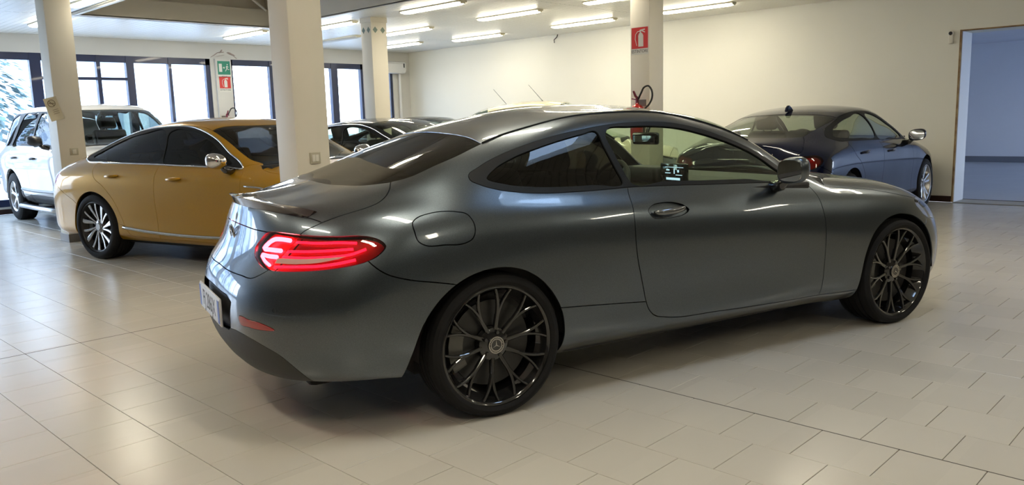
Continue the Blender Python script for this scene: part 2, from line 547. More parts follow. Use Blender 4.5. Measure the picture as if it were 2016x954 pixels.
tv = [(-.5, -.5), (.5, -.5), (.5, .5), (-.5, .5)]
gx, gy = TX/2-.0013, TY/2-.0013
def tile_geo(cx, cy, V, F, gx=gx, gy=gy):
    b = len(V)
    for ins, z in ((0, -.004), (0, -.0012), (.0013, 0)):
        for sx, sy in tv: V.append((cx+sx*2*(gx-ins), cy+sy*2*(gy-ins), z))
    for r in (0, 4):
        for k in range(4): F.append((b+r+k, b+r+(k+1) % 4, b+r+4+(k+1) % 4, b+r+4+k))
    F.append((b+8, b+9, b+10, b+11))
V, F = [], []; tile_geo(0, 0, V, F)
tme = bpy.data.meshes.new('tile'); tme.from_pydata(V, [], F); tme.materials.append(M_TILE)
cells = []
ci = camera_matrix().inverted()
for i in range(-19, 31):
    for j in range(-30, 43):
        cx = .5+(i+.5)*TX; cy = -1.096+(j+.5)*TY+(TY/2 if i % 2 == 0 else 0)
        if cx-TX/2 < X0 or cx+TX/2 > X1+.02 or cy-TY/2 < Y0 or cy+TY/2 > Y1: continue
        q = ci @ Vector((cx, cy, 0)); vis = False
        if q.z < -.3:
            px, py = 1008+FPX*q.x/-q.z, 477-FPX*q.y/-q.z
            vis = -60 < px < 2076 and py < 1040
        cells.append((0 if vis else 1, (Vector((cx, cy, 0))-Vector(CAM)).length, cx, cy))
cells.sort()
for k, (nv, d, cx, cy) in enumerate(cells[:300]):
    o = bpy.data.objects.new('tile', tme); COL.objects.link(o); o.location = (cx, cy, 0); o.parent = fl
V, F = [], []
for nv, d, cx, cy in cells[300:]: tile_geo(cx, cy, V, F)
o = mesh_from('far_tiles', V, F, M_TILE, fl); o['kind'] = 'stuff'
# the wider movement joints of the floor
box('movement_joint', (.5-.003, Y0, -.003), (.5+.003, 3.2, .0006), mat('joint_dark', (.09, .08, .07), .7), fl)
box('movement_joint', (-4, 2.107-.0035, -.003), (.49, 2.107+.0035, .0006), mat('joint_dark'), fl)

# walls
OY0, OY1, OZ = -2.9, .02, 2.345              # opening in the right wall
T = .47
bm = bmesh.new()
add_box(bm, (X1, OY1, 0), (X1+T, Y1+.4, H+.6)); add_box(bm, (X1, Y0, 0), (X1+T, OY0, H+.6)); add_box(bm, (X1, OY0, OZ), (X1+T, OY1, H+.6))
struct(bm_obj('wall_right', bm, M_WALL), 'long cream plastered wall with an unframed opening')
bm = bmesh.new()
# window wall: head, sill strip, piers
wins = [(-5.6, -.9), (-.6, 4.75), (5.16, 8.36), (8.75, 9.2)]
add_box(bm, (X0, Y1, 2.655), (X1, Y1+.3, H+.6)); add_box(bm, (X0, Y1, 0), (X1, Y1+.3, .12))
xx = X0
for a, b in wins:
    add_box(bm, (xx, Y1, .12), (a, Y1+.3, 2.655)); xx = b
add_box(bm, (xx, Y1, .12), (X1, Y1+.3, 2.655))
struct(bm_obj('wall_back', bm, M_WALL2), 'grey-white plastered wall above dark blue window frames')
struct(box('pier', (4.83, Y1-.06, 0), (5.15, Y1, 2.655), M_WALL2), 'narrow white pier with safety signs between the windows')
lw = []
bm = bmesh.new(); add_box(bm, (X0-.3, Y0, 2.6), (X0, Y1, H+.6)); add_box(bm, (X0-.3, Y0, 0), (X0, Y1, .3)); yy = Y0
for a, b in lw: add_box(bm, (X0-.3, yy, .3), (X0, a, 2.6)); yy = b
add_box(bm, (X0-.3, yy, .3), (X0, Y1, 2.6))
struct(bm_obj('wall_left', bm, M_DARKW))
# unseen wall behind the camera, darkened to deepen reflections
bw = []
bm = bmesh.new(); add_box(bm, (X0, Y0-.3, 2.25), (X1+T, Y0, H+.6)); add_box(bm, (X0, Y0-.3, 0), (X1+T, Y0, .7)); xx = X0
for a, b in bw: add_box(bm, (xx, Y0-.3, .7), (a, Y0, 2.25)); xx = b
add_box(bm, (xx, Y0-.3, .7), (X1+T, Y0, 2.25))
struct(bm_obj('wall_front', bm, M_DARKW))

def glazing(name, x0, x1, z0, z1, y, posts, trans=(), head=.095, side=.07, d=.09):
    """fixed glazing: frame, posts and transoms, one pane between each pair"""
    w = struct(empty(name, (0, 0, 0)))
    def B(nm, lo, hi, m): o = box(nm, lo, hi, m); o.parent = w; pass; return o
    bm = bmesh.new(); add_box(bm, (x0, y, z1-head), (x1, y+d, z1)); add_box(bm, (x0, y, z0), (x1, y+d, z0+.12)); add_box(bm, (x0, y, z0), (x0+side, y+d, z1)); add_box(bm, (x1-side, y, z0), (x1, y+d, z1))
    o = bm_obj('window_frame', bm, M_FRAME); o.parent = w; pass
    for a, b in posts: B('mullion', (a, y-.012, z0), (b, y+d, z1), M_FRAME)
    for a, b, z in trans: B('transom', (a, y-.006, z-.025), (b, y+d, z+.025), M_FRAME)
    xs = [x0+side]+[q for p in posts for q in p]+[x1-side]
    gm = glass_mat('window_pane', (.93, .96, 1.0))
    for a, b in zip(xs[::2], xs[1::2]):
        zz = [z0+.12]+sorted(t[2] for t in trans if t[0] < (a+b)/2 < t[1])+[z1-head]
        for u, v in zip(zz, zz[1:]):
            B('pane', (a-.01, y+.04, u-.01), (b+.01, y+.046, v+.01), gm)
    return w
glazing('window_1', -.6, 4.752, .12, 2.655, Y1+.02, [(-.1, -.02), (.75, .9), (1.60, 1.77), (2.655, 2.72), (3.165, 3.30), (3.935, 3.99)], [(1.77, 3.165, 2.245)], .12, .09)
glazing('window_2', 5.165, 8.36, .12, 2.655, Y1+.02, [(6.02, 6.12), (6.9, 6.98), (7.515, 7.68)], (), .115, .055)
glazing('window_3', 8.75, 9.2, .12, 2.655, Y1+.02, [], (), .1, .07)
glazing('window_4', -5.6, -.9, .12, 2.655, Y1+.02, [(-4.5, -4.4), (-3.3, -3.2), (-2.1, -2.0)], (), .1, .07)
for i, (a, b) in enumerate(bw): glazing('window_%d' % (5+i), a, b, .7, 2.25, Y0-.15, [((a+b)/2-.03, (a+b)/2+.03)] if i < 2 else [], (), .08, .06)

for i, (a, b) in enumerate(lw):
    w = glazing('window_%d' % (9+i), -(b-a)/2, (b-a)/2, .3, 2.6, 0, [(-.04, .04)], (), .08, .06)
    w.rotation_euler = (0, 0, R(90)); w.location = (X0-.1, (a+b)/2, 0)

# ceiling of narrow metal slats, with the raised light well
RX0, RX1, RY0, RY1, RZ = 1.48, 4.45, 3.0, 9.1, 3.50
HX0, HX1, HY0, HY1 = .85, 1.65, -2.15, -1.45      # skylight above the photographer's side of the hall
bm = bmesh.new(); zc = H+.012
holes = [(RX0-.06, RX1+.06, RY0-.06, RY1+.06), (HX0-.03, HX1+.03, HY0-.03, HY1+.03)]
gx_ = sorted({X0, X1+.1, *[h[0] for h in holes], *[h[1] for h in holes]}); gy_ = sorted({Y0, Y1, *[h[2] for h in holes], *[h[3] for h in holes]})
for xa, xb_ in zip(gx_, gx_[1:]):
    for ya, yb_ in zip(gy_, gy_[1:]):
        mx_, my_ = (xa+xb_)/2, (ya+yb_)/2
        if not any(h[0] < mx_ < h[1] and h[2] < my_ < h[3] for h in holes): add_box(bm, (xa, ya, zc), (xb_, yb_, zc+.05))
ce = struct(bm_obj('ceiling', bm, mat('ceiling_void', (.10, .10, .09), .8)), 'white slatted metal ceiling with a raised light well')
V, F = [], []
SW = .102
ys = [Y0, -5.2, -.4, 4.44, 9.29, Y1]
x = X0
while x < X1-.01:
    xb = min(x+SW-.006, X1)
    for a, b in zip(ys, ys[1:]):
        segs = [(a+.004, b-.004)]
        if x < RX1+.04 and xb > RX0-.04:
            segs = [(u, v) for u, v in ((a+.004, min(b-.004, RY0-.04)), (max(a+.004, RY1+.04), b-.004)) if v-u > .05]
        if x < HX1+.02 and xb > HX0-.02:
            segs = [w for u, v in segs for w in (((u, min(v, HY0-.01)), (max(u, HY1+.01), v)) if u < HY1 and v > HY0 else ((u, v),)) if w[1]-w[0] > .05]
        for u, v in segs:
            k = len(V); r = .004
            V += [(x, u, zc), (x, u, H+r), (x+r, u, H), (xb-r, u, H), (xb, u, H+r), (xb, u, zc)]
            V += [(p[0], v, p[2]) for p in V[k:k+6]]
            for q in range(5): F.append((k+q, k+q+1, k+7+q, k+6+q))
    x += SW
o = mesh_from('ceiling_slats', V, F, M_SLAT, ce); o['kind'] = 'stuff'
bm = bmesh.new()
for a, b in ((RX0-.05, RX0), (RX1, RX1+.05)): add_box(bm, (a, RY0-.05, H-.012), (b, RY1+.05, zc))
for a, b in ((RY0-.05, RY0), (RY1, RY1+.05)): add_box(bm, (RX0, a, H-.012), (RX1, b, zc))
for a, b in ((HX0-.03, HX0), (HX1, HX1+.03)): add_box(bm, (a, HY0-.03, H-.012), (b, HY1+.03, H+.35))
for a, b in ((HY0-.03, HY0), (HY1, HY1+.03)): add_box(bm, (HX0, a, H-.012), (HX1, b, H+.35))
box('skylight_pane', (HX0, HY0, H+.33), (HX1, HY1, H+.336), glass_mat('window_pane', (.93, .96, 1.0)), ce)
o = bm_obj('well_edge', bm, mat('trim_white', (.75, .74, .70), .4), ce)
M_WELL = noise_mat('well_paint', (.66, .62, .53), (.62, .58, .49), 1.0, (.6, .7), .1)
bm = bmesh.new()
add_box(bm, (RX0-.1, RY0-.1, H), (RX0, RY1+.1, RZ)); add_box(bm, (RX1, RY0-.1, H), (RX1+.1, RY1+.1, RZ)); add_box(bm, (RX0, RY0-.1, H), (RX1, RY0, RZ)); add_box(bm, (RX0, RY1, H), (RX1, RY1+.1, 3.235))
add_box(bm, (RX0, RY1+.1, H), (RX1, RY1+.2, RZ))
add_box(bm, (RX0-.1, RY0-.1, RZ), (RX1+.1, RY1+.2, RZ+.05))
o = bm_obj('light_well', bm, M_WELL, ce)
tube('well_brace', [(4.40, RY1-.02, 3.22), (4.05, RY1+.02, 3.49)], .022, mat('trim_white'), ce)

# columns
def column(x0, y0, x1, y1, label, z1=H, plinth=.10):
    c = empty('column', ((x0+x1)/2, (y0+y1)/2, 0)); tag(c, label, 'column', None, 'structure')
    lx, ly = (x1-x0)/2, (y1-y0)/2
    bm = bmesh.new(); add_box(bm, (-lx, -ly, .0), (lx, ly, z1), .006, 2); bm_obj('shaft', bm, M_COLN, c, True, 40)
    bm = bmesh.new(); add_box(bm, (-lx-.008, -ly-.008, 0), (lx+.008, ly+.008, plinth), .002, 1); bm_obj('plinth', bm, M_PLINTH, c)
    return c
colA = column(.49, 7.24, .785, 7.54, 'cream square column at left between the white off-roader and the yellow saloon')
colB = column(.52, 2.0, .807, 2.27, 'widest cream square column, directly behind the grey coupe boot')
colC = column(5.13, 2.0, 5.414, 2.262, 'cream square column carrying the large extinguisher sign')
colD = column(5.03, 7.08, 5.33, 7.345, 'cream square column with a band of green diamonds near its top')
bm = bmesh.new(); add_box(bm, (-.16, -.143, H-.075), (.16, .143, H), .004); bm_obj('capital', bm, M_COLN, colD)
M_DIA = mat('diamond_green', (.16, .22, .19), .5)
for k in range(2):
    for face in (0, 1):
        s = .047; c = (-.072+.144*k); z = 2.765
        pts = [(c-s, z), (c, z-s*1.05), (c+s, z), (c, z+s*1.05)]
        if face == 0: prism('diamond', pts, -.1325-.002, -.1325+.001, M_DIA, colD, 'xz')
        else: prism('diamond', [(a*.9, b) for a, b in pts], -.15-.002, -.15+.001, M_DIA, colD, 'yz')
# baseboards
struct(box('baseboard_right', (X1-.012, OY1+.02, 0), (X1, Y1, .085), mat('baseboard_brown', (.035, .014, .010), .35)))
struct(box('baseboard_back', (X0, Y1-.07 if False else Y1-.012, 0), (X1, Y1, .085), mat('baseboard_brown')))
# raw edge of the opening
o = struct(box('trim_1', (X1-.008, OY1-.002, 0), (X1+.03, OY1+.02, OZ+.02), noise_mat('raw_wood_edge', (.20, .11, .05), (.34, .24, .12), 9, (.7, .9), .6)))
o = struct(box('trim_2', (X1-.008, OY0, OZ), (X1+.03, OY1, OZ+.018), mat('raw_wood_edge')))
struct(box('trim_3', (X1+.03, OY1-.006, 0), (X1+T, OY1, OZ), mat('reveal_white', (.66, .68, .72), .5)))
struct(box('trim_4', (X1, OY0, -.004), (X1+T, OY1, .001), noise_mat('threshold_screed', (.34, .33, .31), (.40, .38, .35), 3, (.5, .6))))
struct(box('trim_5', (X1+T-.01, OY0, .0), (X1+T+.015, OY1, .006), mat('joint_dark')))
# bluish neighbouring hall
BX0, BX1, BY0, BY1, BH = X1+T, 19.05, -7.5, 4.2, 2.79
M_BL = noise_mat('side_hall_paint', (.74, .76, .84), (.70, .72, .80), .7, (.6, .7), .1)
bm = bmesh.new(); add_box(bm, (BX1, BY0, 0), (BX1+.2, BY1, BH)); add_box(bm, (BX0, BY0-.2, 0), (BX1, BY0, .5)); add_box(bm, (BX0, BY0-.2, 2.5), (BX1, BY0, BH)); add_box(bm, (BX0, BY1, 0), (BX1, BY1+.2, BH))
struct(bm_obj('wall_side_hall', bm, M_BL))
struct(box('floor_side_hall', (BX0, BY0-.2, -.1), (BX1, BY1, 0), noise_mat('side_hall_screed', (.42, .44, .50), (.50, .52, .57), 1.2, (.3, .5), .1)))
struct(box('ceiling_side_hall', (BX0, BY0-.2, BH), (BX1+.2, BY1+.2, BH+.1), M_BL))
struct(box('baseboard_side_hall', (BX1-.02, BY0, 0), (BX1, BY1, .14), mat('side_base', (.16, .17, .21), .5)))
glazing('window_8', BX0+.3, BX1-.3, .5, 2.5, BY0-.15, [(BX0+2.4, BX0+2.5), (BX0+4.6, BX0+4.7), (BX0+6.6, BX0+6.7)])

# ---------------------------------------------------------------- fluorescent fittings
M_TUBE = mat('diffuser_lit', (.9, .88, .8), .5, emit=(1.0, .91, .72), estr=32)
M_TUBE_OFF = mat('diffuser_off', (.45, .42, .34), .5)
M_LHOUS = mat('fitting_white', (.70, .66, .52), .45)
def fitting(x, y0, y1, label, lit=True, group=None):
    t = empty('ceiling_light', (x, (y0+y1)/2, H)); tag(t, label, 'ceiling light', group)
    l = (y1-y0)/2; w = .075
    bm = bmesh.new(); add_box(bm, (-w, -l, -.022), (w, l, 0), .004); bm_obj('housing', bm, M_LHOUS, t, True, 40)
    # diffuser: shallow trough with tapered ends
    pts = []; n = 10
    for (yy, s) in ((-l+.01, .35), (-l+.045, .80), (-l+.10, 1.), (l-.10, 1.), (l-.045, .80), (l-.01, .35)):
        pts.append([(math.cos(PI*k/n)*w*.93*(.6+.4*s), yy, -.022-math.sin(PI*k/n)**.6*.030*s) for k in range(n+1)])
    V = [p for r in pts for p in r]; F = []
    for a in range(5):
        for k in range(n): F.append((a*(n+1)+k, a*(n+1)+k+1, (a+1)*(n+1)+k+1, (a+1)*(n+1)+k))
    F += [tuple(range(n+1)), tuple(5*(n+1)+k for k in range(n+1))[::-1]]
    mesh_from('diffuser', V, F, M_TUBE if lit else M_TUBE_OFF, t, True)
    for s_ in (-1, 1): box('end_cap', (-.045, s_*(l-.012)-.014, -.040), (.045, s_*(l-.012)+.014, -.018), M_LHOUS, t, .004)
    return t
LIGHTS = [(5.06, 5.0, 6.32, 'lit fluorescent ceiling light, second from the left along the light well edge'), (6.61, 4.97, 6.30, 'lit fluorescent ceiling light above the middle of the cream wall corner run'),
 (8.47, 4.96, 6.34, 'lit fluorescent ceiling light just left of the extinguisher sign column, nearest the wall'), (6.67, 7.56, 8.86, 'lit fluorescent ceiling light touching the right side of the diamond column'),
 (8.53, 7.66, 9.05, 'lit fluorescent ceiling light near the wall, midway to the air conditioner'), (8.19, 9.67, 10.98, 'lit fluorescent ceiling light closest to the air conditioner'),
 (5.10, 7.60, 8.90, 'lit fluorescent ceiling light between the widest column and the diamond column'), (6.60, 2.80, 4.10, 'lit fluorescent ceiling light cut by the top of the picture left of the sign column'),
 (8.48, 2.78, 4.05, 'lit fluorescent ceiling light right of the extinguisher sign column'), (4.56, 9.45, 10.84, 'lit fluorescent ceiling light directly left of the widest column'),
 (1.13, 6.90, 8.20, 'lit fluorescent ceiling light at top left beside the light well'), (1.32, 9.35, 10.60, 'lit fluorescent ceiling light half hidden behind the leftmost column')]
for x, a, b, lab in LIGHTS: fitting(x, a, b, lab)
fitting(6.41, 9.34, 10.65, 'unlit fluorescent ceiling light between the widest column and the diamond column', False)
for x in (1.25, 5.06, 8.48):  # unseen fittings, added to light the floor near the camera
    for y in ((2.9, .3) if x < 2 else () if x > 8 else (2.9, .3)):
        fitting(x, y-.65, y+.65, 'lit fluorescent ceiling light added out of view above the photographer', True, 'added ceiling lights above the photographer')
for x, y in ((5.06, -2.6), (5.06, -6.0), (-2.4, 3.2), (-2.4, .4), (-2.4, -2.6), (-.6, -5.4), (2.6, -5.4), (-.6, -1.2)):  # more added fittings out of view, for extra light from above
    fitting(x, y-.65, y+.65, 'lit fluorescent ceiling light added out of view above the photographer', True, 'added ceiling lights above the photographer')

# ---------------------------------------------------------------- grey coupe: skin
def coupe_surface():
    X = [-1.10, -.95, -.80, -.60, -.37, -.10, .26, .75, 1.10, 1.60, 1.85, 2.15, 2.35, 2.60, 3.0, 3.35, 3.66]
    def row(ys, zs): return list(zip(ys, zs))
    rows = [
     row([0.8, 0.8, 0.8, 0.8, 0.8, 0.78, 0.76, 0.76, 0.76, 0.76, 0.76, 0.77, 0.8, 0.8, 0.8, 0.8, 0.8], [0.24, 0.24, 0.23, 0.22, 0.2, 0.19, 0.19, 0.19, 0.19, 0.19, 0.19, 0.19, 0.19, 0.19, 0.17, 0.16, 0.15]),
     row([0.84, 0.84, 0.84, 0.845, 0.86, 0.86, 0.85, 0.85, 0.85, 0.85, 0.85, 0.85, 0.86, 0.87, 0.87, 0.86, 0.84], [0.29, 0.28, 0.27, 0.27, 0.25, 0.23, 0.23, 0.23, 0.23, 0.23, 0.23, 0.23, 0.22, 0.22, 0.22, 0.22, 0.21]),
     row([0.87, 0.87, 0.87, 0.875, 0.895, 0.9, 0.895, 0.89, 0.89, 0.89, 0.89, 0.89, 0.9, 0.9, 0.9, 0.89, 0.86], [0.38, 0.37, 0.36, 0.35, 0.34, 0.32, 0.31, 0.3, 0.3, 0.3, 0.3, 0.31, 0.31, 0.31, 0.31, 0.31, 0.3]),
     row([0.89, 0.89, 0.89, 0.895, 0.908, 0.912, 0.905, 0.885, 0.88, 0.88, 0.885, 0.895, 0.905, 0.91, 0.91, 0.9, 0.87], [0.48, 0.47, 0.46, 0.45, 0.44, 0.43, 0.42, 0.41, 0.41, 0.41, 0.42, 0.43, 0.43, 0.43, 0.42, 0.41, 0.4]),
     row([0.9, 0.9, 0.9, 0.9, 0.91, 0.916, 0.912, 0.903, 0.9, 0.9, 0.9, 0.902, 0.908, 0.912, 0.91, 0.9, 0.86], [0.58, 0.57, 0.57, 0.57, 0.57, 0.57, 0.56, 0.56, 0.56, 0.56, 0.56, 0.57, 0.57, 0.57, 0.55, 0.52, 0.5]),
     row([0.89, 0.89, 0.89, 0.895, 0.908, 0.915, 0.913, 0.908, 0.906, 0.904, 0.902, 0.9, 0.9, 0.902, 0.9, 0.885, 0.84], [0.675, 0.675, 0.68, 0.68, 0.69, 0.7, 0.7, 0.7, 0.7, 0.7, 0.7, 0.69, 0.69, 0.68, 0.65, 0.6, 0.55]),
     row([0.87, 0.87, 0.87, 0.875, 0.89, 0.905, 0.908, 0.9, 0.895, 0.888, 0.882, 0.878, 0.878, 0.88, 0.88, 0.865, 0.8], [0.745, 0.75, 0.78, 0.8, 0.81, 0.82, 0.82, 0.82, 0.81, 0.8, 0.79, 0.78, 0.77, 0.76, 0.73, 0.67, 0.6]),
     row([0.83, 0.83, 0.83, 0.84, 0.86, 0.88, 0.88, 0.87, 0.862, 0.85, 0.845, 0.84, 0.84, 0.85, 0.845, 0.82, 0.74], [0.8544, 0.8644, 0.8794, 0.897, 0.905, 0.91, 0.907, 0.8996, 0.8946, 0.881, 0.872, 0.862, 0.85, 0.8306, 0.79, 0.722, 0.639]),
     row([0.76, 0.76, 0.765, 0.775, 0.8, 0.835, 0.835, 0.825, 0.82, 0.815, 0.81, 0.8, 0.79, 0.79, 0.78, 0.74, 0.62], [0.916, 0.926, 0.931, 0.9475, 0.965, 0.975, 0.9575, 0.9415, 0.9365, 0.93, 0.9225, 0.9125, 0.8925, 0.869, 0.83, 0.76, 0.675]),
     row([0.68, 0.68, 0.685, 0.7, 0.73, 0.79, 0.8, 0.795, 0.79, 0.785, 0.78, 0.765, 0.73, 0.71, 0.69, 0.64, 0.5], [0.9538, 0.9638, 0.9688, 0.979, 1.0, 1.03, 1.004, 0.9892, 0.9842, 0.977, 0.969, 0.949, 0.92, 0.8962, 0.855, 0.779, 0.693]),
     row([0.59, 0.59, 0.6, 0.63, 0.67, 0.725, 0.745, 0.725, 0.72, 0.735, 0.75, 0.73, 0.66, 0.63, 0.6, 0.54, 0.4], [0.9654, 0.9754, 0.9804, 0.9995, 1.04, 1.09, 1.1095, 1.1211, 1.1211, 1.066, 1.0095, 0.9645, 0.9325, 0.9096, 0.87, 0.797, 0.714]),
     row([0.5, 0.5, 0.52, 0.57, 0.61, 0.655, 0.685, 0.655, 0.645, 0.68, 0.715, 0.7, 0.59, 0.55, 0.51, 0.44, 0.32], [0.967, 0.977, 0.982, 1.01, 1.06, 1.14, 1.195, 1.243, 1.248, 1.16, 1.06, 0.97, 0.94, 0.918, 0.88, 0.81, 0.73]),
     row([0.4, 0.4, 0.43, 0.48, 0.53, 0.56, 0.59, 0.59, 0.585, 0.625, 0.67, 0.64, 0.51, 0.47, 0.43, 0.36, 0.25], [0.972, 0.982, 0.987, 1.025, 1.08, 1.17, 1.26, 1.328, 1.333, 1.24, 1.135, 1.0, 0.95, 0.928, 0.885, 0.815, 0.735]),
     row([0.3, 0.3, 0.33, 0.37, 0.41, 0.43, 0.43, 0.43, 0.43, 0.47, 0.5, 0.5, 0.4, 0.36, 0.33, 0.26, 0.18], [0.977, 0.987, 0.992, 1.03, 1.095, 1.195, 1.295, 1.36, 1.369, 1.315, 1.22, 1.065, 0.96, 0.938, 0.89, 0.82, 0.74]),
     row([0.16, 0.16, 0.18, 0.2, 0.22, 0.23, 0.23, 0.23, 0.23, 0.25, 0.26, 0.26, 0.22, 0.18, 0.16, 0.12, 0.09], [0.982, 0.992, 0.997, 1.035, 1.105, 1.21, 1.315, 1.376, 1.383, 1.335, 1.25, 1.1, 0.97, 0.943, 0.895, 0.825, 0.74]),
     row([0]*17, [1.01,1.022,1.027,1.052,1.11,1.215,1.335,1.408,1.415,1.362,1.275,1.125,1.0,.97,.895,.815,.72])]
    x0 = [-.96,-1.01,-1.045,-1.06,-1.057,-1.03,-.958,-.925,-.91,-.90,-.90,-.90,-.90,-.90,-.90,-.90]
    x1 = [3.62,3.66,3.68,3.68,3.67,3.655,3.62,3.56,3.51,3.48,3.48,3.48,3.48,3.48,3.48,3.48]
    return Surf(X, rows, x0, x1, rr=(.62, 2.6), rf=(.85, 2.9))

# ---------------------------------------------------------------- body panels from the skin
def closed(pts, step=.02):
    p = spline(pts, step, closed=True); return p+[p[0]]
def closed_poly(pts, step=.02):
    return poly(list(pts)+[pts[0]], step)

def build_body(root, S, L, paint, glass, trim, opt):
    """cut the skin along the joint lines in L and link every panel as a part of its car"""
    sn = S.snap
    P = {}
    cl_top = S.top([(x, 0) for x in np.arange(opt['xr']-.05, opt['xf']+.07, .05)])
    h = opt.get('h', .035)
    def run_over(q):
        q = [Vector(p) for p in q]
        if abs(q[0].y) < .012:
            q[0].y = 0; q = [Vector((q[0].x, .012, q[0].z))]+q
        if abs(q[-1].y) < .012:
            q[-1].y = 0; q = q+[Vector((q[-1].x, .012, q[-1].z))]
        return q
    def stretch(q, e=.03):
        q = [Vector(p) for p in q]
        a, b = (q[0]-q[1]), (q[-1]-q[-2])
        if abs(q[0].y) > .012 and a.length > 1e-6: q = [q[0]+a.normalized()*e]+q
        if abs(q[-1].y) > .012 and b.length > 1e-6: q = q+[q[-1]+b.normalized()*e]
        return q
    def line(k, step=.025): return sn(run_over(stretch(spline(L[k], step)) if opt.get('stretch') else spline(L[k], step)))
    lamp = sn(closed(L['lamp'])); head = sn(closed(L['headlamp']))
    # --- sides
    dom = Ortho((0, .9, -.42))
    lines = [line('top_edge'), line('trunkseam'), lamp, line('bumpseam'), line('arch_r', .02), line('arch_f', .02),
             line('bottom'), head, line('frontseam'), line('cowlcorner')]
    lines += [sn(stretch(spline(d, .025)) if opt.get('stretch') else spline(d, .025)) for d in L['doors']]
    lines += [sn(closed(g[1])) for g in L['windows']] + [sn(closed(L['dlo']))]
    lines += [sn(closed(c)) for c in L.get('closed_side', [])]
    sp = lambda x, z: S.side([(x, z)])[0]
    seeds = {k: [sp(*q) for q in v] for k, v in L['side_seeds'].items()}
    side = partition(S, dom, lines, seeds, h)
    wn = {g[0] for g in L['windows']}
    for k, v in side.items():
        nm = k.split('#')[0]
        for mir in (False, True):
            if mir and nm in opt.get('right_only', ()): continue
            if k in wn or nm in ('quarter_window', 'door_window', 'small_window'):
                o = panel_mesh(nm, v, glass[L['glass_of'].get(k, 'side')], root, gap=0, skirt=.004, off=-.006, mirror=mir)
            elif nm == 'window_trim':
                o = panel_mesh(nm, v, trim, root, gap=.0005, skirt=.016, off=.0015, mirror=mir)
            elif nm == 'chrome_trim':
                o = panel_mesh(nm, v, opt['chrome'], root, gap=.0005, skirt=.012, off=.004, mirror=mir)
            elif nm == 'handle_cup':
                o = panel_mesh(nm, v, paint, root, gap=.0, skirt=-.010, off=-.010, mirror=mir)
            elif nm == 'side_cladding':
                o = panel_mesh(nm, v, opt['cladding'], root, gap=.001, skirt=.02, off=.006, mirror=mir)
            else:
                o = panel_mesh(nm, v, paint, root, gap=.0024, skirt=.018, mirror=mir)
            P.setdefault(nm, []).append(o)
    # --- roof, screens, bonnet, boot deck
    dom = Ortho((0, 0, -1), (1, 0, 0))
    lines = [line('top_edge'), line('trunkseam'), line('lip'), line('glasslow'), line('glasstop'), line('wstop'), line('wsbase'), line('hoodback'), line('hoodfront'), cl_top, head]
    t3 = lambda x, y: S.top([(x, y)])[0]
    seeds = {k: [t3(*q) for q in v] for k, v in L['top_seeds'].items()}
    top = partition(S, dom, lines, seeds, h*1.15)
    for k, v in top.items():
        if k in ('rear_window', 'windscreen'):
            P[k] = [panel_mesh(k, v, glass['rear' if k == 'rear_window' else 'front'], root, gap=.002, skirt=.004, off=-.002, merge=True)]
        elif k == 'cowl': P[k] = [panel_mesh(k, v, trim, root, gap=.0, skirt=.01, off=-.006, merge=True)]
        else: P[k] = [panel_mesh(k, v, opt.get('roof_mat', paint) if k == 'roof' else paint, root, gap=.0024, skirt=.018, merge=True)]
    # --- rear end
    dom = Cyl(opt.get('rc', -.1))
    cl = S.rear([(0, z) for z in np.arange(L['botz_r']-.03, L['lipz']+.04, .03)])
    lines = [line('trunkseam'), lamp, line('bumpseam'), line('arch_r', .02), line('bot_r'), line('trunklow'), line('lip'), cl]
    lines += [sn(run_over(spline(d, .025))) for d in L.get('rear_lines', [])] + [sn(closed(c)) for c in L.get('closed_rear', [])] + [sn(closed_poly(c)) for c in L.get('poly_rear', [])]
    if 'lampsplit' in L: lines.append(line('lampsplit'))
    seeds = {k: sn(v) for k, v in L['rear_seeds'].items()}
    rear = partition(S, dom, lines, seeds, h*.9)
    for k, v in rear.items():
        nm = k.split('#')[0]
        mrg = k in opt['rear_merge']
        for mir in ((False,) if mrg else (False, True)):
            kw = dict(merge=mrg, mirror=mir)
            if nm == 'tail_lamp':
                o = panel_mesh(nm, v, opt['lamp_lens'], root, gap=.001, skirt=.006, off=.001, **kw)
                b = panel_mesh('lamp_housing', v, opt['lamp_back'], o, gap=.004, skirt=.0, off=-.030, **kw)
            elif nm == 'reflector': o = panel_mesh(nm, v, mat('reflector_red', (.35, .01, .015), .15, 0, 1), root, gap=0, skirt=.01, off=.002, **kw)
            elif nm in ('diffuser', 'plate_recess', 'side_cladding', 'rear_grille'):
                o = panel_mesh(nm, v, opt.get('dark', trim), root, gap=.001, skirt=.02 if nm != 'plate_recess' else -.022, off=0 if nm != 'plate_recess' else -.022, **kw)
            elif nm == 'rear_window': o = panel_mesh(nm, v, glass['rear'], root, gap=.001, skirt=.01, off=0, **kw)
            else: o = panel_mesh(nm, v, paint, root, gap=.0024, skirt=.018, **kw)
            P.setdefault(nm, []).append(o)
    # --- front end
    dom = CylF(opt.get('fc', 2.6))
    cl = S.front([(0, z) for z in np.arange(L['botz_f']-.03, L['hoodz']+.04, .03)])
    lines = [line('hoodfront'), head, line('frontseam'), line('arch_f', .02), line('bot_f'), cl, line('top_edge')]
    lines += [sn(closed(c)) for c in L.get('closed_front', [])]
    seeds = {k: sn(v) for k, v in L['front_seeds'].items()}
    fr = partition(S, dom, lines, seeds, h)
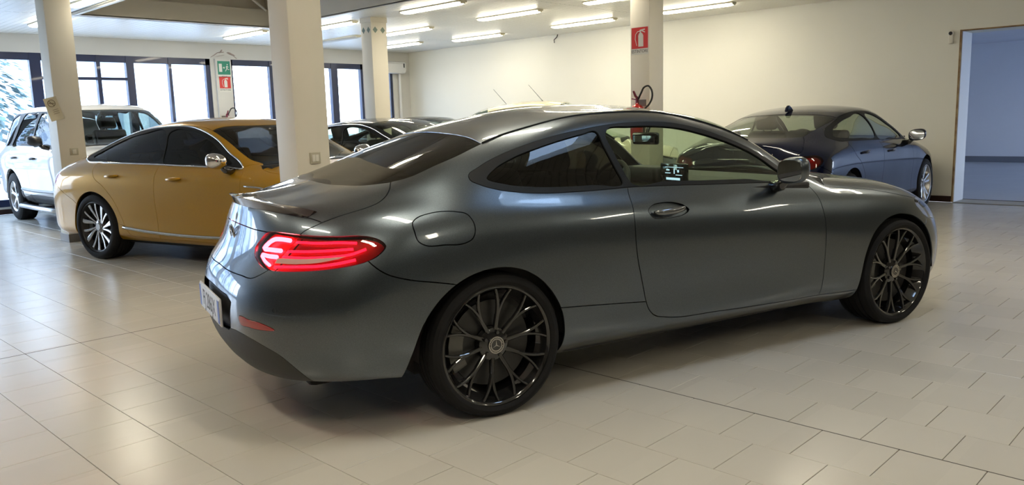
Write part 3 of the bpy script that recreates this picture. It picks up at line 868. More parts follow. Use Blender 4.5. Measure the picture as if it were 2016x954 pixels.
    for k, v in fr.items():
        mrg = k in ('front_bumper', 'grille', 'lower_intake')
        for mir in ((False,) if mrg else (False, True)):
            kw = dict(merge=mrg, mirror=mir)
            if k == 'headlamp':
                o = panel_mesh(k, v, glass_mat('lamp_clear', (.9, .92, .95)), root, gap=.001, skirt=.01, off=.001, **kw)
                b = panel_mesh('lamp_housing', v, mat('lamp_silver', (.45, .47, .5), .25, .6), o, gap=.004, skirt=0, off=-.03, **kw)
            elif k in ('grille', 'lower_intake'): o = panel_mesh(k, v, opt.get('dark', trim), root, gap=0, skirt=-.02, off=-.02, **kw)
            else: o = panel_mesh(k, v, paint, root, gap=.0024, skirt=.018, **kw)
            P.setdefault(k, []).append(o)
    return P

# ---------------------------------------------------------------- wheels
def add_spoke(bm, r0, a0, r1, a1, w0, w1, y0, y1, dep, n=6, curve=0., bulge=0.):
    rings = []
    for i in range(n+1):
        t = i/n; r = r0+(r1-r0)*t; a = a0+(a1-a0)*t+curve*math.sin(PI*t); w = w0+(w1-w0)*t; y = y0+(y1-y0)*t-bulge*math.sin(PI*t)
        d = dep
        da = w/2/max(r, .02)
        ring = []
        for (s, yy) in ((-1, y+d), (-1, y+.003), (-.6, y), (.6, y), (1, y+.003), (1, y+d)):
            aa = a+s*da; ring.append(bm.verts.new((math.cos(aa)*r, yy, math.sin(aa)*r)))
        rings.append(ring)
    for A, B in zip(rings, rings[1:]):
        for k in range(6): bm.faces.new((A[k], A[(k+1) % 6], B[(k+1) % 6], B[k]))
    bm.faces.new(rings[0][::-1]); bm.faces.new(rings[-1])

def star_emblem(bm, r, y0, y1):
    for k in range(3):
        a = PI/2+k*2*PI/3
        pts = [(math.cos(a)*r, math.sin(a)*r), (math.cos(a+PI/3)*r*.13, math.sin(a+PI/3)*r*.13), (0, 0), (math.cos(a-PI/3)*r*.13, math.sin(a-PI/3)*r*.13)]
        T = [bm.verts.new((x, y0 if i != 2 else y0-.001, z)) for i, (x, z) in enumerate(pts)]
        B = [bm.verts.new((x, y1, z)) for x, z in pts]
        bm.faces.new((T[0], T[1], T[2])); bm.faces.new((T[0], T[2], T[3]))
        for i in range(4): j = (i+1) % 4; bm.faces.new((T[i], T[j], B[j], B[i]))

WHEELS = {}
def make_wheel(car, x, y, left, rt, rr, wd, style, mr_, steer=0.):
    """right-hand wheel faces -y; a left-hand one is the same wheel turned round"""
    key = (style, rt, rr, wd)
    h = wd/2
    tm = noise_mat('tyre_rubber', (.009, .009, .010), (.014, .014, .015), 12, (.7, .85), .1, spec=.25)
    if key not in WHEELS:
        sw = rt-rr
        parts = []
        # rim barrel with rolled lip
        lip = rr
        prof = [(lip, -h+.006), (lip+.003, -h+.0015), (lip-.004, -h-.001), (lip-.010, -h+.002), (lip-.016, -h+.012), (lip-.022, -h+.03), (lip-.045, -h+.06), (lip-.05, h-.03), (lip-.01, h-.01), (lip, h)]
        parts.append(('wheel', lambda: lathe('wheel', prof, mr_['rim'], None, 64)))
        tp = [(rr+.001, -h+.012), (rr+.002, -h+.001), (rr+.010, -h-.007), (rr+.35*sw, -h-.011), (rr+.62*sw, -h-.008), (rr+.86*sw, -h+.004), (rt-.006, -h+.014), (rt-.0015, -h+.026)]
        gr = []
        ngr = 4; x0_, x1_ = -h+.032, h-.032
        for g in range(ngr):
            c = x0_+(x1_-x0_)*(g+.5)/ngr
            gr += [(rt, c-.006), (rt-.007, c-.0045), (rt-.007, c+.0045), (rt, c+.006)]
        tp += [(rt, x0_)] + gr + [(rt, x1_), (rt-.006, h-.014), (rr+.86*sw, h-.004), (rr+.35*sw, h+.01), (rr+.002, h)]
        parts.append(('tyre', lambda: lathe('tyre', tp, tm, None, 96, angle=30)))
        yf = -h+.012
        def spokes():
            out = []
            if style == 'y10':
                for k in range(10):
                    bm = bmesh.new(); a = k*2*PI/10+.16
                    add_spoke(bm, .045, a, rr*.50, a+.02, .020, .017, yf+.030, yf+.020, .022, 3)
                    add_spoke(bm, rr*.47, a+.02, rr-.012, a-.155, .015, .012, yf+.021, yf-.001, .018, 5, .02)
                    add_spoke(bm, rr*.47, a+.02, rr-.012, a+.155, .015, .012, yf+.021, yf-.001, .018, 5, -.02)
                    out.append(bm_obj('spoke', bm, mr_['spoke'], None))
            elif style == 'turbine':
                for k in range(7):
                    a = k*2*PI/7
                    for s_, w_ in ((-.19, .030), (.17, .052)):
                        bm = bmesh.new()
                        add_spoke(bm, .04, a+s_*.6-.25, rr-.012, a+s_*1.25, .014, w_, yf+.028, yf+.002, .02, 6, .10)
                        out.append(bm_obj('spoke', bm, mr_['spoke'], None))
            elif style == 'double5':
                for k in range(5):
                    a = k*2*PI/5+.3
                    for s_ in (-.13, .13):
                        bm = bmesh.new()
                        add_spoke(bm, .05, a+s_*1.2, rr-.01, a+s_*1.5, .030, .030, yf+.022, yf+.0, .026, 5, s_*.15)
                        out.append(bm_obj('spoke', bm, mr_['spoke'], None))
            else:
                for k in range(5):
                    a = k*2*PI/5+.25; bm = bmesh.new()
                    add_spoke(bm, .03, a, rr*.55, a, .06, .045, yf+.015, yf+.004, .03, 3)
                    add_spoke(bm, rr*.5, a, rr-.008, a-.2, .035, .035, yf+.005, yf+.0, .026, 4)
                    add_spoke(bm, rr*.5, a, rr-.008, a+.2, .035, .035, yf+.005, yf+.0, .026, 4)
                    out.append(bm_obj('spoke', bm, mr_['spoke'], None))
            return out
        made = [f() for _, f in parts]
        w0 = made[0]; made[1].parent = w0
        for o in spokes(): o.parent = w0
        # hub, cap, brake
        lathe('hub', [(.001, yf+.020), (.05, yf+.022), (.075, yf+.034), (.078, yf+.07), (.06, yf+.08)], mr_['hub'], w0, 32)
        cap = lathe('centre_cap', [(.0005, yf+.012), (.036, yf+.012), (.038, yf+.014), (.038, yf+.026)], mr_['cap'], w0, 32)
        if style == 'y10':
            bm = bmesh.new(); star_emblem(bm, .024, yf+.0105, yf+.0125)
            add_lathe(bm, [(.0255, yf+.0122), (.0255, yf+.0102), (.0285, yf+.0102), (.0285, yf+.0122)], 32)
            add_lathe(bm, [(.036, yf+.0125), (.036, yf+.0098), (.039, yf+.0098), (.039, yf+.0125)], 32)
            for k in range(26):
                if k in (0, 13): continue
                a = k*2*PI/26
                add_spoke(bm, .0305, a, .0345, a, .0045, .0052, yf+.0108, yf+.0108, .002, 1)
            bm_obj('emblem', bm, mat('emblem_silver', (.62, .6, .56), .25, 1.), w0)
        lathe('brake_disc', [(.08, yf+.07), (rr*.72, yf+.07), (rr*.72, yf+.09), (.08, yf+.09)], mat('disc_steel', (.06, .06, .06), .4, .8), w0, 48, closed=True)
        bm = bmesh.new()
        for i in range(5):
            a = PI-.38+.19*i
            add_spoke(bm, rr*.55, a, rr*.80, a, .05, .062, yf+.05, yf+.05, .07, 1)
        bm_obj('brake_caliper', bm, mat('caliper_grey', (.14, .14, .13), .4, .6), w0)
        for k in range(5):
            a = k*2*PI/5+.1
            c_ = (math.cos(a)*.056, 0, math.sin(a)*.056)
            lathe('wheel_bolt', [(.0005, yf+.016), (.008, yf+.016), (.009, yf+.02), (.009, yf+.03)], mr_['hub'], w0, 8, org=c_)
        WHEELS[key] = w0; first = True
        o = w0
    else:
        src = WHEELS[key]; o = src.copy(); COL.objects.link(o)
        for c in src.children:
            d = c.copy(); COL.objects.link(d); d.parent = o
    o.parent = car; o.location = (x, y, rt-.004); o.rotation_euler = (0, 0, (PI if left else 0)+steer)
    return o

def wheel_well(car, x, side, r, depth=.34, yo=.86):
    """dark liner over a wheel"""
    bm = bmesh.new(); n = 18; y0 = side*yo; y1 = side*(yo-depth)
    A = []; B = []
    for i in range(n+1):
        a = -.05+(PI+.1)*i/n
        A.append(bm.verts.new((x+math.cos(a)*r, y0, .33+math.sin(a)*r))); B.append(bm.verts.new((x+math.cos(a)*r, y1, .33+math.sin(a)*r)))
    for i in range(n): bm.faces.new((A[i], A[i+1], B[i+1], B[i]))
    bm.faces.new(B)
    return bm_obj('wheel_liner', bm, mat('liner_black', (.006, .006, .007), .9), car, smooth=True, angle=50)

def underbody(car, x0, x1, xr, xf, w=.60, z0=.17, z1=.30, W=.80, r=.40):
    bm = bmesh.new()
    add_box(bm, (x0, -w, z0), (x1, w, z1), .03)
    add_box(bm, (xr+r, -W, z0+.01), (xf-r, W, z1))
    return bm_obj('underbody', bm, mat('liner_black', (.006, .006, .007), .9), car)

def mirror_part(car, x, y, z, side, paint, sx=1., turn=0., chrome=None, wy=.85):
    """door mirror: shell, glass and foot; y is the distance of the shell's centre from the car's middle"""
    bm = bmesh.new()
    bmesh.ops.create_uvsphere(bm, u_segments=24, v_segments=14, radius=1)
    for v in bm.verts:
        c = v.co
        px = max(-.52, c.x)                     # flat rear face where the glass sits
        sq = 1.0
        yy = math.copysign(abs(c.y)**.72, c.y); zz = math.copysign(abs(c.z)**.72, c.z)
        taper = 1-.28*max(0, px)
        v.co = Vector((px*.085*sx, yy*.118*wy*taper, zz*.072*taper-.010*yy*side*-1))
    shell = bm_obj('mirror', bm, chrome or paint, car, smooth=True, angle=60)
    shell.location = (x, side*y, z); shell.rotation_euler = (0, 0, -side*.12+turn)
    bm = bmesh.new()
    r = [(math.copysign(abs(math.cos(a))**.6, math.cos(a))*.098*wy, math.copysign(abs(math.sin(a))**.6, math.sin(a))*.056) for a in [2*PI*k/28 for k in range(28)]]
    add_prism(bm, r, -.047*sx, -.043*sx, 'yz')
    g = bm_obj('mirror_glass', bm, mat('mirror_silver', (.8, .82, .84), .02, 1.), shell)
    bm = bmesh.new()
    add_tube(bm, [(x-.005, side*(y-.05), z-.045), (x, side*(y-.09), z-.085), (x+.01, side*(y-.17), z-.105)], [.026, .032, .038], 10)
    bm_obj('mirror_foot', bm, mat('gloss_black', (.01, .01, .012), .08, 0, 1), car, smooth=True)
    return shell

def handle_part(car, S, x, z, side, m, ln=.19, keyhole=True, out=.032):
    loc, n = S.hit(Vector((x, -3, z)), Vector((0, 1, 0)))
    y = loc.y
    bm = bmesh.new(); pts = []; n_ = 10
    for i in range(n_+1):
        t = i/n_; a = math.sin(PI*t)**.5 if 0 < t < 1 else 0
        pts.append((x-ln/2+ln*t, y-.002-out*a, z-.004*math.cos(PI*t)))
    rads = [.006+.008*math.sin(PI*min(1, max(0, i/n_)))**.5 for i in range(n_+1)]
    add_tube(bm, pts, rads, 10)
    for v in bm.verts: v.co.z = z+(v.co.z-z)*1.25
    if side > 0:
        for v in bm.verts: v.co.y *= -1
    return bm_obj('door_handle', bm, m, car, smooth=True)

def seat(car, x, y, z, m, back=.62, tilt=.32, head=True):
    s = empty('seat', (0, 0, 0), 0, car)
    bm = bmesh.new(); add_box(bm, (-.27, -.26, -.12), (.27, .26, .06), .06, 3)
    o = bm_obj('seat_cushion', bm, m, s, True, 60); o.location = (x, y, z)
    bm = bmesh.new(); add_box(bm, (-.07, -.25, 0), (.07, .25, back), .055, 3)
    o = bm_obj('backrest', bm, m, s, True, 60); o.location = (x-.24, y, z); o.rotation_euler = (0, -tilt, 0)
    if head:
        bm = bmesh.new(); add_box(bm, (-.05, -.13, back+.03), (.05, .13, back+.21), .045, 3)
        add_tube(bm, [(0, -.05, back-.02), (0, -.05, back+.06)], .008, 8); add_tube(bm, [(0, .05, back-.02), (0, .05, back+.06)], .008, 8)
        o = bm_obj('headrest', bm, m, s, True, 60); o.location = (x-.24, y, z); o.rotation_euler = (0, -tilt, 0)
    return s

def steering_wheel(car, x, y, z, m, tilt=.42, r=.185):
    bm = bmesh.new()
    ring = [(0, math.cos(a)*r, math.sin(a)*r) for a in [2*PI*k/40 for k in range(41)]]
    add_tube(bm, ring, .015, 8, cap=False)
    for a in (PI*1.5, 0.1, PI-.1): add_tube(bm, [(.03, 0, 0), (.0, math.cos(a)*(r-.01), math.sin(a)*(r-.01))], .014, 6)
    add_lathe(bm, [(.0005, -.0), (.06, .005), (.065, .05)], 16, 'x')
    add_tube(bm, [(.03, 0, 0), (.30, 0, -.0)], .03, 8)
    o = bm_obj('steering_wheel', bm, m, car, smooth=True, angle=50); o.location = (x, y, z); o.rotation_euler = (0, tilt, 0)
    return o

# ---------------------------------------------------------------- grey coupe in the foreground
M_TRIM = mat('satin_black', (.008, .009, .010), .5, 0, 0, spec=.22)
M_GLOSSBLK = mat('gloss_black', (.01, .01, .012), .08, 0, 1)
M_CHROME = mat('chrome', (.75, .75, .76), .07, 1.)
M_PLASTIC = noise_mat('charcoal_plastic', (.02, .021, .023), (.028, .029, .031), 40, (.45, .6), .2)
M_SEAT = noise_mat('black_leather', (.012, .012, .013), (.02, .02, .02), 30, (.4, .5), .2)
M_LENS = glass_mat('red_lens', (1.0, .05, .08), 0., 1.5)
M_LBACK = mat('lamp_red_back', (.16, .01, .015), .25, .3)

def build_coupe():
    S = coupe_surface()
    root = empty('coupe', (0, 0, 0), R(-16.2019))
    tag(root, 'dark grey metallic two-door coupe in the foreground, red tail lamp lit, black wheels', 'car')
    paint = paint_mat('grey_metallic', (.095, .115, .135), 1.0, .33, 1.0, .2)
    sd, tp = S.side, S.top
    up = [(-.044, 1.082), (.023, 1.118), (.14, 1.163), (.261, 1.197), (.44, 1.237), (.626, 1.265), (.749, 1.280), (.943, 1.294), (1.115, 1.295), (1.274, 1.281), (1.471, 1.238), (1.657, 1.172), (1.80, 1.105), (1.92, 1.035)]
    lo = [(2.015, .952), (1.93, .938), (1.846, .940), (1.602, .950), (1.323, .961), (1.061, .972), (.809, .980), (.639, .979), (.471, .981), (.31, .986), (.177, .999), (.058, 1.021), (-.009, 1.044), (-.045, 1.066)]
    qg = [(.035, 1.066), (.09, 1.105), (.2, 1.15), (.35, 1.19), (.5, 1.222), (.64, 1.246), (.725, 1.257), (.742, 1.18), (.765, 1.08), (.782, 1.004), (.6, 1.004), (.4, 1.008), (.25, 1.018), (.12, 1.037)]
    dg = [(.83, 1.003), (.803, 1.08), (.783, 1.17), (.775, 1.235), (.80, 1.262), (.95, 1.275), (1.1, 1.273), (1.27, 1.258), (1.45, 1.217), (1.62, 1.162), (1.76, 1.10), (1.86, 1.035), (1.925, .975), (1.895, .962), (1.6, .972), (1.3, .983), (1.05, .994)]
    arch_r = sd([(-.47, .19), (-.455, .235), (-.415, .36), (-.36, .49), (-.29, .575), (-.194, .643), (-.086, .679), (.033, .684), (.133, .658), (.222, .602), (.289, .525), (.334, .44), (.352, .337), (.345, .24), (.335, .185)])
    arch_f = sd([(2.465, .185), (2.468, .25), (2.475, .36), (2.505, .49), (2.57, .595), (2.67, .66), (2.80, .688), (2.93, .675), (3.06, .618), (3.15, .53), (3.205, .42), (3.225, .30), (3.225, .19)])
    lamp = [(-.873, -.441, .875), (-.845, -.513, .878), (-.788, -.623, .875), (-.732, -.697, .872), (-.662, -.761, .871), (-.575, -.813, .87), (-.54, -.833, .863), (-.508, -.852, .845), (-.497, -.861, .827), (-.512, -.864, .808), (-.537, -.863, .79), (-.575, -.857, .774), (-.622, -.843, .762), (-.687, -.814, .752), (-.76, -.764, .743), (-.828, -.694, .736), (-.88, -.612, .731), (-.908, -.547, .731), (-.922, -.483, .741), (-.926, -.427, .759), (-.926, -.385, .78), (-.917, -.372, .803), (-.901, -.393, .832), (-.887, -.416, .859)]
    head = [(3.049, -.837, .763), (3.175, -.79, .757), (3.29, -.73, .738), (3.40, -.64, .70), (3.47, -.56, .65), (3.46, -.60, .60), (3.37, -.72, .595), (3.25, -.81, .615), (3.137, -.868, .645), (3.055, -.875, .69), (3.025, -.86, .735)]
    ws = tp([(1.30, .515), (1.45, .545), (1.60, .58), (1.80, .625), (2.0, .675), (2.12, .712)])
    edge = [(-.36, -.592, 1.066), (-.293, -.617, 1.083), (-.146, -.62, 1.132), (-.039, -.612, 1.166), (.05, -.595, 1.20), (.113, -.583, 1.221), (.217, -.563, 1.252), (.395, -.545, 1.29), (.579, -.525, 1.324), (.826, -.503, 1.346), (.991, -.497, 1.351), (1.15, -.502, 1.345)] + list(ws) + \
           [(2.197, -.745, .947), (2.225, -.793, .908), (2.279, -.803, .892), (2.418, -.808, .871), (2.611, -.816, .85), (2.784, -.833, .82), (2.912, -.842, .794), (3.049, -.837, .763), (3.08, -.836, .745), (3.11, -.84, .73)]
    L = dict(
        top_edge=edge, lamp=lamp, headlamp=head,
        trunkseam=[(-.345, -.575, 1.073), (-.364, -.605, 1.063), (-.386, -.648, 1.041), (-.422, -.685, 1.013), (-.467, -.705, .989), (-.529, -.71, .972), (-.60, -.70, .955), (-.66, -.685, .938), (-.716, -.664, .915), (-.785, -.626, .876), (-.792, -.622, .866)],
        lampsplit=[(-.775, -.630, .885), (-.785, -.626, .877), (-.811, -.615, .844), (-.854, -.584, .793), (-.909, -.55, .728), (-.915, -.545, .72)],
        bumpseam=[(-.58, -.853, .781), (-.574, -.858, .772), (-.515, -.887, .718), (-.434, -.902, .687), (-.298, -.91, .657), (-.20, -.912, .634), (-.12, -.912, .60)],
        arch_r=arch_r, arch_f=arch_f,
        bottom=sd([(.30, .205), (.8, .205), (1.3, .205), (1.9, .203), (2.50, .20)]),
        frontseam=sd([(3.10, .69), (3.12, .64), (3.10, .60), (3.07, .58)]),
        cowlcorner=sd([(1.98, .952), (2.06, .944), (2.12, .945)])+[Vector((2.18, -.74, .95)), Vector((2.20, -.73, .95))],
        doors=[sd([(.811, 1.0), (.800, .975), (.781, .90), (.770, .80), (.771, .708), (.785, .62), (.80, .565), (.828, .471), (.845, .414), (.867, .365), (.905, .332), (.967, .315), (1.339, .290), (1.862, .272), (2.30, .262), (2.52, .258)]),
               sd([(2.05, .955), (2.10, .90), (2.135, .84), (2.145, .76), (2.148, .45), (2.142, .24)]),
               sd([(.30, .460), (.5, .443), (.70, .425), (.87, .410)])],
        windows=[('quarter_window', sd(qg)), ('door_window', sd(dg))], glass_of={'quarter_window': 'rear', 'door_window': 'side'},
        dlo=sd(up+lo),
        closed_side=[[(-.368, -.846, .912), (-.343, -.837, .929), (-.29, -.835, .942), (-.163, -.853, .941), (-.122, -.863, .93), (-.101, -.879, .899), (-.098, -.893, .858), (-.115, -.9, .825), (-.147, -.902, .811), (-.25, -.896, .811), (-.334, -.888, .817), (-.36, -.882, .834), (-.369, -.867, .874)],
                     sd([(.868, .862), (.90, .886), (.97, .895), (1.05, .890), (1.115, .868), (1.135, .850), (1.10, .832), (1.03, .822), (.95, .822), (.885, .834)])],
        side_seeds={'quarter_panel': [(-.1, .95)], 'front_door': [(1.4, .6)], 'front_fender': [(2.3, .7)], 'rocker_panel': [(1.5, .24)], 'window_trim': [(.755, 1.13), (1.2, .97)],
                    'quarter_window': [(.5, 1.1)], 'door_window': [(1.2, 1.1)], 'fuel_door': [(-.23, .87)], 'handle_cup': [(1.0, .86)]},
        lip=[(-.885, .01, .968), (-.885, -.08, .968), (-.872, -.22, .968), (-.845, -.36, .963), (-.80, -.48, .955), (-.745, -.59, .943), (-.705, -.66, .925), (-.675, -.73, .90)],
        glasslow=[(-.55, .01, 1.056), (-.545, -.152, 1.054), (-.515, -.362, 1.052), (-.469, -.493, 1.054), (-.404, -.562, 1.061), (-.36, -.593, 1.067), (-.325, -.613, 1.075)],
        glasstop=tp([(.072, -.0), (.075, .083), (.083, .255), (.092, .365), (.10, .48), (.105, .60)]),
        wstop=tp([(1.43, 0), (1.42, .2), (1.39, .36), (1.33, .46), (1.27, .53)]),
        wsbase=tp([(2.46, 0), (2.44, .25), (2.37, .5), (2.26, .68), (2.18, .77)]),
        hoodback=tp([(2.53, 0), (2.51, .25), (2.44, .5), (2.33, .69), (2.215, .82)]),
        hoodfront=tp([(3.40, 0), (3.385, .3), (3.35, .5), (3.30, .66), (3.265, .73), (3.225, .78)]),
        top_seeds={'roof': [(.8, .2)], 'rear_window': [(-.2, .2)], 'windscreen': [(1.9, .2)], 'cowl': [(2.485, .2)], 'bonnet': [(2.9, .3)], 'boot_deck': [(-.7, .3)]},
        trunklow=[(-1.01, 0, .69), (-1.009, -.165, .687), (-.986, -.368, .688), (-.958, -.485, .692), (-.936, -.517, .707), (-.905, -.553, .732), (-.90, -.56, .74)],
        bot_r=S.rear([(0, .25), (.3, .25), (.55, .25)])+[(-.80, -.70, .25), (-.62, -.82, .245), (-.44, -.86, .238), (-.40, -.86, .236)],
        rear_lines=[[(-1.05, 0, .43), (-1.048, -.155, .428), (-1.024, -.396, .448), (-.968, -.563, .42), (-.902, -.661, .374), (-.849, -.695, .314), (-.796, -.71, .24)],
                    [(-.92, 0, .880), (-.915, -.15, .880), (-.901, -.327, .877), (-.86, -.48, .874)]],
        closed_rear=[[(-1.021, -.429, .515), (-.996, -.514, .519), (-.961, -.602, .514), (-.926, -.663, .495), (-.961, -.598, .488), (-.997, -.509, .488), (-1.019, -.436, .496)]],
        poly_rear=[[(-1.05, .03, .60)]+S.rear([(.0, .600), (.28, .592), (.345, .57), (.315, .45), (.28, .432), (.0, .432)])+[(-1.05, .03, .43)]],
        rear_seeds={'rear_bumper': [(-.75, -.83, .5)], 'tail_lamp#a': [(-.70, -.77, .81)], 'tail_lamp#b': [(-.89, -.50, .80)], 'diffuser': [(-1.0, -.3, .33)], 'reflector': [(-.98, -.55, .503)],
                    'plate_recess': [(-1.04, -.15, .52)], 'boot_lid': [(-.94, -.2, .80)], 'boot_lip': [(-.90, -.2, .925)]},
        botz_r=.25, lipz=.968, botz_f=.2, hoodz=.78,
        bot_f=[(3.19, -.85, .21), (3.35, -.78, .205), (3.5, -.60, .20), (3.6, -.4, .20), (3.63, 0, .20)],
        closed_front=[],
        front_seeds={'headlamp': [(3.3, -.75, .66)], 'front_bumper': [(3.45, -.62, .4)]},
    )
    opt = dict(xr=-.88, xf=3.42, h=.034, chrome=M_CHROME, lamp_lens=M_LENS, lamp_back=M_LBACK, dark=M_PLASTIC,
               rear_merge=('rear_bumper', 'diffuser', 'plate_recess', 'boot_lid', 'boot_lip'))
    glass = {'side': glass_mat('green_tint', (.62, .72, .60)), 'rear': glass_mat('privacy_glass', (.05, .05, .055), 0, 1.5, .75), 'front': glass_mat('screen_tint', (.74, .82, .72))}
    P = build_body(root, S, L, paint, glass, M_TRIM, opt)
    # lit lamp elements behind the red lens
    led = mat('led_red', (1, .1, .1), .4, emit=(1, .38, .42), estr=34)
    led2 = mat('led_dim', (.8, .02, .05), .4, emit=(1, .10, .22), estr=4.5)
    lens = P['tail_lamp']
    def strip(pts, rad, m, par, off, mir):
        q = [S.near(p) for p in spline(pts, .02)]
        v = [l-n*off for l, n in q]
        if mir: v = [Vector((p.x, -p.y, p.z)) for p in v]
        bm = bmesh.new(); add_tube(bm, v, rad, 8)
        return bm_obj('led_strip', bm, m, par, smooth=True)
    for mir in (False, True):
        fl = [o for o in lens if (sum(v.co.y for v in o.data.vertices) > 0) == mir]
        outer = max(fl, key=lambda o: max(v.co.x for v in o.data.vertices)); inner = [o for o in fl if o is not outer][0]
        strip([(-.817, -.580, .850), (-.845, -.525, .853), (-.866, -.485, .850), (-.885, -.455, .835), (-.905, -.432, .812), (-.89, -.49, .811), (-.862, -.555, .811)], .0095, led, inner, .012, mir)
        strip([(-.880, -.545, .786), (-.905, -.490, .787), (-.918, -.440, .787)], .0095, led, inner, .012, mir)
        strip([(-.918, -.435, .780), (-.916, -.468, .766), (-.905, -.525, .750)], .007, led, inner, .012, mir)
        strip([(-.806, -.619, .849), (-.737, -.71, .849), (-.66, -.77, .849), (-.605, -.811, .848)], .0055, led2, outer, .012, mir)
        strip([(-.843, -.59, .809), (-.766, -.702, .816), (-.697, -.767, .821), (-.623, -.814, .825)], .0055, led2, outer, .012, mir)
        strip([(-.859, -.58, .787), (-.794, -.689, .79), (-.726, -.759, .795), (-.626, -.821, .806), (-.575, -.839, .823)], .0055, led2, outer, .012, mir)
        strip([(-.892, -.566, .747), (-.823, -.681, .756), (-.756, -.755, .761), (-.683, -.806, .771), (-.622, -.836, .783)], .006, led2, outer, .012, mir)
        # pale reversing strip under the lens
        a = [S.near(p) for p in spline([(-.871, -.568, .777), (-.795, -.693, .782), (-.715, -.768, .787), (-.65, -.812, .793)], .02)]
        b = [S.near(p) for p in spline([(-.883, -.568, .757), (-.822, -.678, .763), (-.754, -.751, .770), (-.665, -.808, .786)], .02)]
        n_ = min(len(a), len(b)); V = []; F = []
        for i in range(n_):
            for l, n in (a[i], b[i]): V.append(Vector(l-n*.0006+n*.0022))
        F = [(2*i, 2*i+1, 2*i+3, 2*i+2) for i in range(n_-1)]
        nv = len(V); V += [v+Vector((.004, .004, 0)) for v in V]; F += [tuple(k+nv for k in f[::-1]) for f in F]
        if mir: V = [Vector((v.x, -v.y, v.z)) for v in V]
        mesh_from('reversing_light', V, F, mat('pale_pink_lens', (.62, .36, .33), .25, 0, 1), outer, True)
    # boot spoiler: thin carbon lip standing proud of the deck edge
    yy = np.linspace(-.60, .60, 49); V = []; F = []
    for y in yy:
        t = abs(y)/.60
        xl = -.893+.150*t**2.3
        l, n = S.near((xl, -abs(y), .975-.02*t**3))
        rise = .024*(1-t**5)+.0015
        l2, n2 = S.near((xl+.075*(1-.6*t**2), -abs(y), 1.0))
        l3, n3 = S.near((xl-.006, -abs(y), .964-.018*t**3))
        f0 = Vector((l2.x, y, l2.z-.003)); tip = Vector((xl-.026*(1-t**3), y, l.z+rise))
        V += [f0, f0+Vector((-.01, 0, .004)), tip+Vector((.012, 0, .0015)), tip, tip+Vector((.004, 0, -.009)), Vector((l3.x-.002, y, max(l3.z, .905) if False else l3.z)), Vector((l3.x+.03, y, l3.z)), Vector((l2.x, y, l2.z-.03))]
    for i in range(len(yy)-1):
        for k in range(8): F.append((i*8+k, i*8+(k+1) % 8, i*8+8+(k+1) % 8, i*8+8+k))
    F += [tuple(range(8)), tuple((len(yy)-1)*8+k for k in range(8))[::-1]]
    sp = mesh_from('boot_spoiler', V, F, mat('spoiler_black', (.02, .012, .014), .15, .2, 1), root, True); sp.data.set_sharp_from_angle(angle=R(35))
    # black joint moulding between roof and side, star on the boot
    for s_ in (1, -1):
        q = [S.near(p) for p in spline(edge[5:16], .03)]
        bm = bmesh.new(); add_tube(bm, [Vector((l.x, l.y*s_, l.z+.0005)) for l, n in q], .0055, 6)
        bm_obj('roof_moulding', bm, M_TRIM, root, smooth=True)
    bm = bmesh.new(); star_emblem(bm, .040, -.004, .002)
    ring = [(math.cos(a)*.042, -.001, math.sin(a)*.042) for a in [2*PI*k/36 for k in range(37)]]
    add_tube(bm, ring, .004, 6, False)
    l, n = S.near((-.95, -.001, .835)); bm.transform(Matrix.Translation(l+Vector((-.004, 0, 0))) @ Matrix.Rotation(R(-90), 4, 'Z') @ Matrix.Rotation(R(6), 4, 'X'))
    bm_obj('boot_emblem', bm, M_CHROME, root, True, 30)
    # number plate
    pl = empty('number_plate', (0, 0, 0), 0, root)
    mp = Matrix.Translation((-1.072, 0, .508)) @ Matrix.Rotation(R(-90), 4, 'Z') @ Matrix.Rotation(R(90), 4, 'X')
    bm = bmesh.new(); add_box(bm, (-.268, -.065, -.012), (.268, .065, -.002), .006); bm.transform(mp)
    bm_obj('plate_frame', bm, mat('plate_frame_white', (.62, .63, .66), .35), pl, True, 40)
    bm = bmesh.new(); add_box(bm, (-.258, -.053, -.003), (.258, .055, .001), .001); bm.transform(mp)
    bm_obj('plate_board', bm, mat('plate_white', (.72, .74, .80), .35), pl)
    for s_ in (-1, 1):
        bm = bmesh.new(); add_box(bm, (s_*.238-.020, -.052, .0), (s_*.238+.020, .054, .0016)); bm.transform(mp)
        bm_obj('plate_band', bm, mat('plate_blue', (.05, .12, .5), .4), pl)
    text_obj('plate_characters', 'FJ 286JX', .112, mp @ Matrix.Translation((0, 0, .001)), mat('plate_ink', (.015, .015, .02), .5), pl, sx=.84)
    # mirrors, handles, wheels
    MW = dict(rim=mat('wheel_black', (.012, .012, .013), .12, .1, 1), spoke=mat('wheel_black', (.012, .012, .013), .12, .1, 1), hub=mat('wheel_black'), cap=mat('gloss_black'))
    for s_ in (-1, 1):
        mirror_part(root, 1.80, .965, 1.015, s_, paint, 1., 0, None, .74)
        handle_part(root, S, 1.0, .857, s_, mat('handle_grey', (.16, .17, .18), .18, .8, 1), .20)
        make_wheel(root, 0, s_*.775, s_ > 0, .330, .275, .235, 'y10', MW)
        make_wheel(root, 2.84, s_*.782, s_ > 0, .330, .275, .225, 'y10', MW, 0)
        wheel_well(root, 0, s_, .385, .40, .885); wheel_well(root, 2.84, s_, .385, .40, .865)
        for q in ((-.92, -.666, .578), (-.672, -.868, .568)):
            l, n = S.near(q); bm = bmesh.new()
            add_lathe(bm, [(.0005, .0), (.009, .0), (.0095, -.002), (.0105, -.002), (.0108, .002)], 20)
            mx = Vector((n.x, n.y, n.z)).to_track_quat('-Y', 'Z').to_matrix().to_4x4(); bm.transform(Matrix.Translation(l+n*.0012) @ mx)
            if s_ > 0:
                for v in bm.verts: v.co.y *= -1
            bm_obj('parking_sensor', bm, paint, root, True, 30)
    underbody(root, -.78, 3.35, 0, 2.84, .60, .20)
